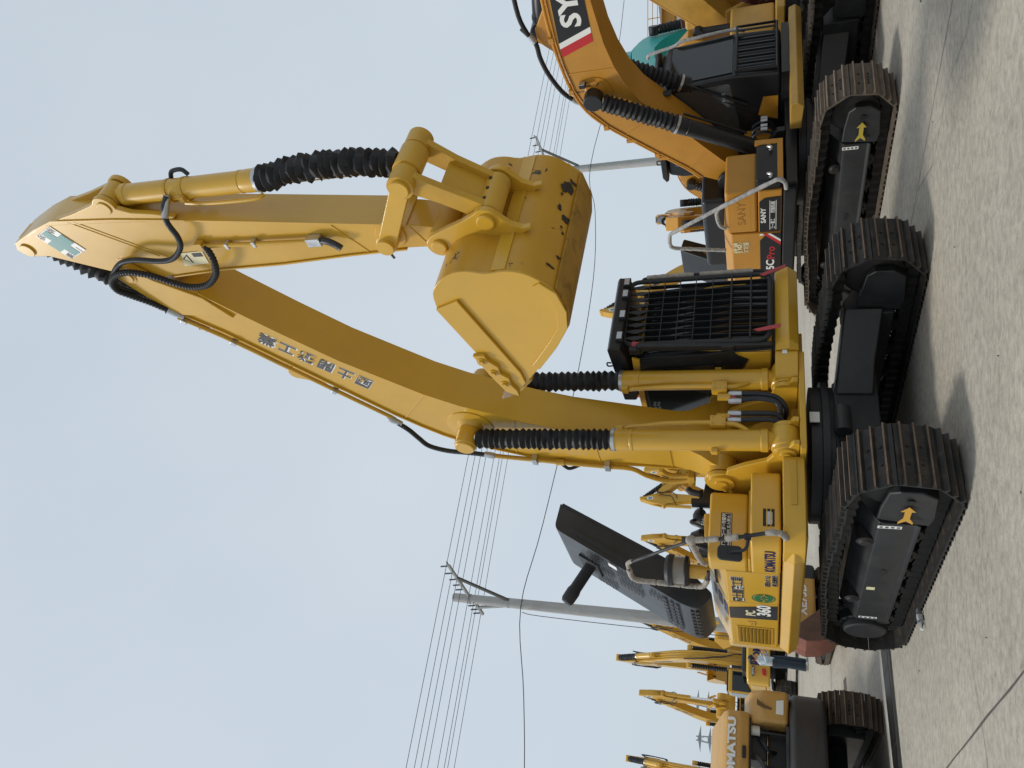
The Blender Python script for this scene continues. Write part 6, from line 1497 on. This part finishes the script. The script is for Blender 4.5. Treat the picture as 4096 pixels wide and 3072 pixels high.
# facing +X; y lateral
bv = [(0, 0, 0.93), (0, 0, 1.08), (0.0, 0, 1.24), (0.01, 0, 1.36), (0.02, 0, 1.44), (0.035, 0, 1.53), (0.045, 0, 1.60),
      (0, -0.09, 0.88), (0.02, -0.10, 0.50), (-0.03, -0.10, 0.09), (0.10, -0.11, 0.035),
      (0, 0.09, 0.88), (0.06, 0.10, 0.50), (0.03, 0.10, 0.09), (0.16, 0.11, 0.035),
      (0.01, -0.16, 1.35), (0.10, -0.20, 1.14), (0.30, -0.13, 1.24), (0.37, -0.10, 1.30),
      (0.01, 0.16, 1.35), (0.10, 0.19, 1.12), (0.30, 0.08, 1.20), (0.36, 0.03, 1.27)]
be = [(0, 1), (1, 2), (2, 3), (3, 4), (4, 5), (5, 6), (0, 7), (7, 8), (8, 9), (9, 10), (0, 11), (11, 12), (12, 13), (13, 14), (3, 15), (15, 16), (16, 17), (17, 18), (3, 19), (19, 20), (20, 21), (21, 22)]
br = [0.115, 0.10, 0.12, 0.11, 0.045, 0.085, 0.08, 0.085, 0.055, 0.035, 0.03, 0.085, 0.055, 0.035, 0.03, 0.055, 0.042, 0.028, 0.026, 0.055, 0.042, 0.028, 0.026]
for (k, c, d) in ((18, Vector((0.37, -0.10, 1.30)), Vector((0.05, 0.02, 0.06))), (22, Vector((0.36, 0.03, 1.27)), Vector((0.05, -0.02, 0.06)))):
    for j, (dy, L_) in enumerate(((-0.03, 0.8), (-0.012, 1.0), (0.008, 1.05), (0.026, 0.9), (-0.045 if k == 22 else 0.045, 0.55))):
        i0 = len(bv)
        bv += [tuple(c + Vector((0.02, dy * 0.8, 0.02))), tuple(c + Vector((0.02, dy, 0.02)) + d * L_)]
        br += [0.011, 0.009]
        be += [(k, i0), (i0, i0 + 1)]
skinned('body', bv, be, br, SKIN, PS)
SHIRT = mat('pale_blue_shirt', (0.52, 0.62, 0.68), 0.8, var=0.08, vscale=8, bump=0.3, bscale=25)
DENIM = mat('dark_denim', (0.022, 0.035, 0.052), 0.8, var=0.2, vscale=12, bump=0.3, bscale=60)
HAIR = mat('dark_hair', (0.012, 0.010, 0.010), 0.45, var=0.2, vscale=30)
skinned('shirt', [(0, 0, 0.90), (0, 0, 1.05), (0.0, 0, 1.22), (0.01, 0, 1.36), (0.015, 0, 1.42), (0.01, -0.165, 1.35), (0.09, -0.20, 1.14), (0.24, -0.15, 1.22), (0.01, 0.165, 1.35), (0.09, 0.19, 1.12), (0.24, 0.11, 1.18)],
        [(0, 1), (1, 2), (2, 3), (3, 4), (3, 5), (5, 6), (6, 7), (3, 8), (8, 9), (9, 10)], [(0.16, 0.13), 0.135, 0.145, 0.13, 0.06, 0.075, 0.062, 0.048, 0.075, 0.062, 0.048], SHIRT, PS)
for s in (-1, 1):
    dx = 0.04 if s > 0 else 0.0
    rs = []
    for (x, z, rx, ry) in ((0.0, 0.99, 0.14, 0.09), (0.005 + dx * 0.3, 0.86, 0.135, 0.095), (0.02 + dx * 0.8, 0.52, 0.115, 0.095), (0.0 + dx, 0.22, 0.115, 0.10), (-0.01 + dx, 0.06, 0.12, 0.105)):
        rs.append([(x + rx * math.cos(t * math.pi / 8) * (1 + 0.05 * math.sin(3 * t)), s * 0.095 + ry * math.sin(t * math.pi / 8), z) for t in range(16)])
    MB().rings(rs).build('trousers', DENIM, PS, smooth=60)
    MB().rings([[(x0 + dx, s * 0.10 - w, z0), (x0 + dx, s * 0.10 + w, z0), (x0 + dx, s * 0.10 + w * 0.8, z1), (x0 + dx, s * 0.10 - w * 0.8, z1)] for x0, w, z0, z1 in ((-0.11, 0.035, 0.0, 0.08), (0.0, 0.045, 0.0, 0.09), (0.12, 0.045, 0.0, 0.06), (0.17, 0.03, 0.0, 0.035))]).build('shoe', mat('shoe_white', (0.55, 0.55, 0.53), 0.7), PS, bevel=0.01)
hr = MB()
hr.ball((0.02, 0, 1.585), 0.118, n=18, m=12, sz=(1.0, 0.86, 1.0))
hr.build('hair', HAIR, PS, smooth=60)
MB().ball((-0.12, 0, 1.60), 0.055, sz=(1, 1, 1)).build('hair_bun', HAIR, PS, smooth=60)
fc = MB(); fc.ball((0.075, 0, 1.545), 0.080, n=16, m=10, sz=(0.80, 0.78, 1.12)).build('face', SKIN, PS, smooth=60)
MB().rings([[(0.130, -0.012, 1.565), (0.130, 0.012, 1.565), (0.128, 0.0, 1.58), (0.128, 0, 1.58)], [(0.158, -0.013, 1.532), (0.158, 0.013, 1.532), (0.148, 0.006, 1.545), (0.148, -0.006, 1.545)], [(0.132, -0.012, 1.522), (0.132, 0.012, 1.522), (0.132, 0.006, 1.53), (0.132, -0.006, 1.53)]]).build('nose', SKIN, PS, smooth=60)
for s in (-1, 1):
    MB().ball((0.122, s * 0.028, 1.565), 0.010).build('eye', INK, PS)
    MB().ball((0.02, s * 0.092, 1.555), 0.022, sz=(0.7, 0.4, 1.2)).build('ear', SKIN, PS)
MB().box((0.128, 0, 1.503), (0.012, 0.040, 0.010)).build('mouth', mat('lips', (0.35, 0.12, 0.10), 0.5), PS)
ph = MB().box((0.425, -0.04, 1.375), (0.012, 0.155, 0.078), Matrix.Rotation(R(-15), 3, 'Y')).build('phone', BLKM, bevel=0.004)
ph.location = PS.location; ph.rotation_euler = PS.rotation_euler
tag(ph, 'dark phone held up in both hands by the person in pale blue', 'phone')

# ---------------------------------------------------------------- ground
gm = bpy.data.materials.new('yard_concrete'); gm.use_nodes = True
nt = gm.node_tree; b = nt.nodes['Principled BSDF']; N = nt.nodes.new; K = nt.links.new
tcn = N('ShaderNodeTexCoord')
def noise(scale, detail, rough, dist=0.0, vec=None, st=None):
    n_ = N('ShaderNodeTexNoise'); n_.inputs['Scale'].default_value = scale; n_.inputs['Detail'].default_value = detail
    n_.inputs['Roughness'].default_value = rough; n_.inputs['Distortion'].default_value = dist
    v = tcn.outputs['Object']
    if st:
        mp = N('ShaderNodeMapping'); mp.inputs['Scale'].default_value = st; mp.inputs['Rotation'].default_value = (0, 0, R(-12))
        K(v, mp.inputs['Vector']); v = mp.outputs['Vector']
    K(v, n_.inputs['Vector']); return n_.outputs['Fac']
def ramp(f, p0, c0, p1, c1):
    r_ = N('ShaderNodeValToRGB'); e = r_.color_ramp.elements
    e[0].position = p0; e[0].color = (*c0, 1); e[1].position = p1; e[1].color = (*c1, 1)
    K(f, r_.inputs['Fac']); return r_.outputs['Color']
def mixc(fac, a, c, mode='MIX'):
    m_ = N('ShaderNodeMix'); m_.data_type = 'RGBA'; m_.blend_type = mode
    if isinstance(fac, float): m_.inputs[0].default_value = fac
    else: K(fac, m_.inputs[0])
    for s_, q in ((6, a), (7, c)):
        if isinstance(q, tuple): m_.inputs[s_].default_value = (*q, 1)
        else: K(q, m_.inputs[s_])
    return m_.outputs[2]
base = ramp(noise(0.35, 6, 0.6), 0.3, (0.315, 0.293, 0.250), 0.72, (0.445, 0.42, 0.365))
warm = ramp(noise(0.16, 3, 0.5), 0.45, (0, 0, 0), 0.7, (0.6, 0.6, 0.6))
c1 = mixc(warm, base, (0.43, 0.375, 0.285))
fine = ramp(noise(13, 9, 0.78, 0.4, st=(0.7, 1.0, 1.0)), 0.30, (0.52, 0.52, 0.53), 0.60, (1.10, 1.09, 1.07))
c2 = mixc(0.9, c1, fine, 'MULTIPLY')
scuff = ramp(noise(1.5, 8, 0.75, 1.0, st=(0.5, 1.0, 1.0)), 0.56, (0, 0, 0), 0.72, (0.55, 0.55, 0.55))
c3 = mixc(scuff, c2, (0.19, 0.18, 0.165))
speck = ramp(noise(26, 3, 0.6), 0.70, (0, 0, 0), 0.74, (0.7, 0.7, 0.7))
c4 = mixc(speck, c3, (0.12, 0.11, 0.10))
stain = ramp(noise(0.8, 5, 0.65, 0.8), 0.64, (0, 0, 0), 0.76, (0.45, 0.45, 0.45))
c5 = mixc(stain, c4, (0.14, 0.125, 0.105))
K(c5, b.inputs['Base Color'])
b.inputs['Roughness'].default_value = 0.85
b.inputs['Specular IOR Level'].default_value = 0.3
bp = N('ShaderNodeBump'); bp.inputs['Strength'].default_value = 0.35; bp.inputs['Distance'].default_value = 0.01
K(noise(30, 6, 0.7), bp.inputs['Height']); K(bp.outputs[0], b.inputs['Normal'])
ys = [-20, 0, 4, 8, 11, 14, 17, 20.5, 24, 40, 80, 200, 900]
xs = [-600, -150, -60, -20, 0, 20, 60, 150, 600]
gv = [(x, y, gz(y)) for y in ys for x in xs]
gf = [(j * len(xs) + i, j * len(xs) + i + 1, (j + 1) * len(xs) + i + 1, (j + 1) * len(xs) + i) for j in range(len(ys) - 1) for i in range(len(xs) - 1)]
GR = structure(MB().add(gv, gf).build('ground', gm))
JT = mat('joint_dark', (0.085, 0.08, 0.072), 0.9, var=0.3, vscale=8)
def line(name, pts, w, m_, h=0.004, jit=0.0, seed=0):
    rnd = random.Random(seed)
    P = []
    for (a, c) in zip(pts[:-1], pts[1:]):
        k = max(1, int((Vector(c) - Vector(a)).length / 0.35)) if jit else 1
        for i in range(k):
            q = Vector(a).lerp(Vector(c), i / k); P.append(Vector((q.x + (rnd.random() - .5) * jit, q.y + (rnd.random() - .5) * jit)))
    P.append(Vector(pts[-1]))
    vs_, fs_ = [], []
    for i, p in enumerate(P):
        t = (P[min(i + 1, len(P) - 1)] - P[max(i - 1, 0)]).normalized(); n_ = Vector((-t.y, t.x)) * w / 2 * (1 + (rnd.random() - .5) * (1.0 if jit else 0))
        for q in (p - n_, p + n_): vs_.append((q.x, q.y, gz(q.y) + h))
    for i in range(len(P) - 1): fs_.append((2 * i, 2 * i + 1, 2 * i + 3, 2 * i + 2))
    return MB().add(vs_, fs_).build(name, m_, GR)
line('expansion_joint', [(-16, 17.7), (-4, 18.45), (20, 19.8)], 0.03, JT)
line('expansion_joint', [(-0.6, 3.94), (-1.84, 5.55), (-2.49, 6.39), (-3.52, 7.71), (-4.3, 8.7)], 0.014, JT, jit=0.010, seed=4)
line('expansion_joint', [(5.4, 4.9), (3.4, 7.48), (3.09, 7.89), (2.59, 8.54), (1.6, 9.8)], 0.010, JT, jit=0.006, seed=3)
line('crack', [(-0.9, 7.62), (-1.68, 7.19), (-2.24, 6.85), (-2.59, 6.54), (-2.87, 6.38), (-3.6, 5.9)], 0.006, JT, jit=0.03, seed=5)
line('crack', [(2.1, 9.1), (2.2, 8.3), (2.75, 7.6), (2.9, 7.0), (3.3, 6.5)], 0.005, JT, jit=0.04, seed=6)
line('crack', [(4.2, 9.4), (4.6, 8.4), (5.6, 7.6)], 0.005, JT, jit=0.04, seed=7)
# drain channel crossing the yard: flat dark strips paint its shaded recess, with a pale concrete lip
DR = mat('channel_shade', (0.055, 0.048, 0.042), 0.6, metal=0.1, var=0.3, vscale=5, dirt=(0.10, 0.085, 0.07), dirt_amt=0.6)
dv_ = Vector((0.762, 0.648)); dn_ = Vector((0.648, -0.762)); d0 = Vector((-4.0, 11.42))
a_ = d0 - dv_ * 9; b_ = d0 + dv_ * 14
for i in range(23):
    q0 = a_ + dv_ * i; q1 = q0 + dv_ * 0.985
    line('drain_shade_strip', [tuple(q0), tuple(q1)], 0.62, DR, h=0.006)
line('drain_lip', [tuple(a_ + dn_ * 0.44), tuple(b_ + dn_ * 0.44)], 0.22, mat('lip_concrete', (0.36, 0.34, 0.30), 0.85, var=0.2, vscale=4), h=0.008)
line('expansion_joint', [tuple(a_ + dn_ * 0.56), tuple(b_ + dn_ * 0.56)], 0.025, JT, h=0.010, jit=0.02, seed=8)
st_ = [(-5.9, 16.2), (-6.6, 15.6), (-7.4, 15.1), (-8.3, 14.7)]
line('oil_streak', st_, 0.35, mat('oil_on_concrete', (0.10, 0.085, 0.065), 0.8, var=0.5, vscale=5), h=0.004, jit=0.10, seed=9)
# ---------------------------------------------------------------- litter
WB = thing('water_bottle', 'clear plastic water bottle lying on the concrete beside the long track', 'bottle', (-2.48, 8.77, 0.034), R(230))
PET = mat('clear_plastic', (0.92, 0.95, 0.96), 0.08, var=0.0, rvar=0.0, transmission=0.9, ior=1.25)
MB().turn((-0.12, 0, 0), (0.10, 0, 0), [(0, 0.024), (0.04, 0.031), (0.30, 0.032), (0.33, 0.030), (0.55, 0.032), (0.75, 0.030), (0.92, 0.014), (1, 0.013)], 20).build('bottle_body', PET, WB)
MB().cyl((0.10, 0, 0), (0.122, 0, 0), 0.0155, n=16).build('bottle_cap', WHT, WB)
MB().turn((-0.045, 0, 0), (0.02, 0, 0), [(0, 0.0328), (1, 0.0328)], 20, cap=False).build('bottle_label', mat('bottle_label', (0.5, 0.5, 0.52), 0.5), WB)
rnd = random.Random(12)
for (x, y, l) in ((0.2, 6.1, 0.018), (1.2, 7.4, 0.015), (-1.9, 6.4, 0.016), (4.1, 8.9, 0.03), (2.6, 8.3, 0.014), (-3.1, 9.0, 0.016), (3.4, 6.9, 0.02), (-0.7, 5.6, 0.012)):
    m = MB(); a = rnd.random() * 3
    pb = [(l * math.cos(t * 1.05) * (0.6 + 0.5 * rnd.random()), 0.4 * l * math.sin(t * 1.05) * (0.6 + 0.5 * rnd.random())) for t in range(6)]
    m.rings([[(px, py, 0.0) for px, py in pb], [(px * 0.6, py * 0.6, 0.4 * l) for px, py in pb]])
    o = m.build('pebble', mat('pebble_grey', (0.10, 0.09, 0.08), 0.9)); o.location = (x, y, 0.004); o.rotation_euler = (0, 0, a)
    tag(o, 'small dark pebble lying loose on the open concrete', 'pebble', 'loose pebbles on the concrete')
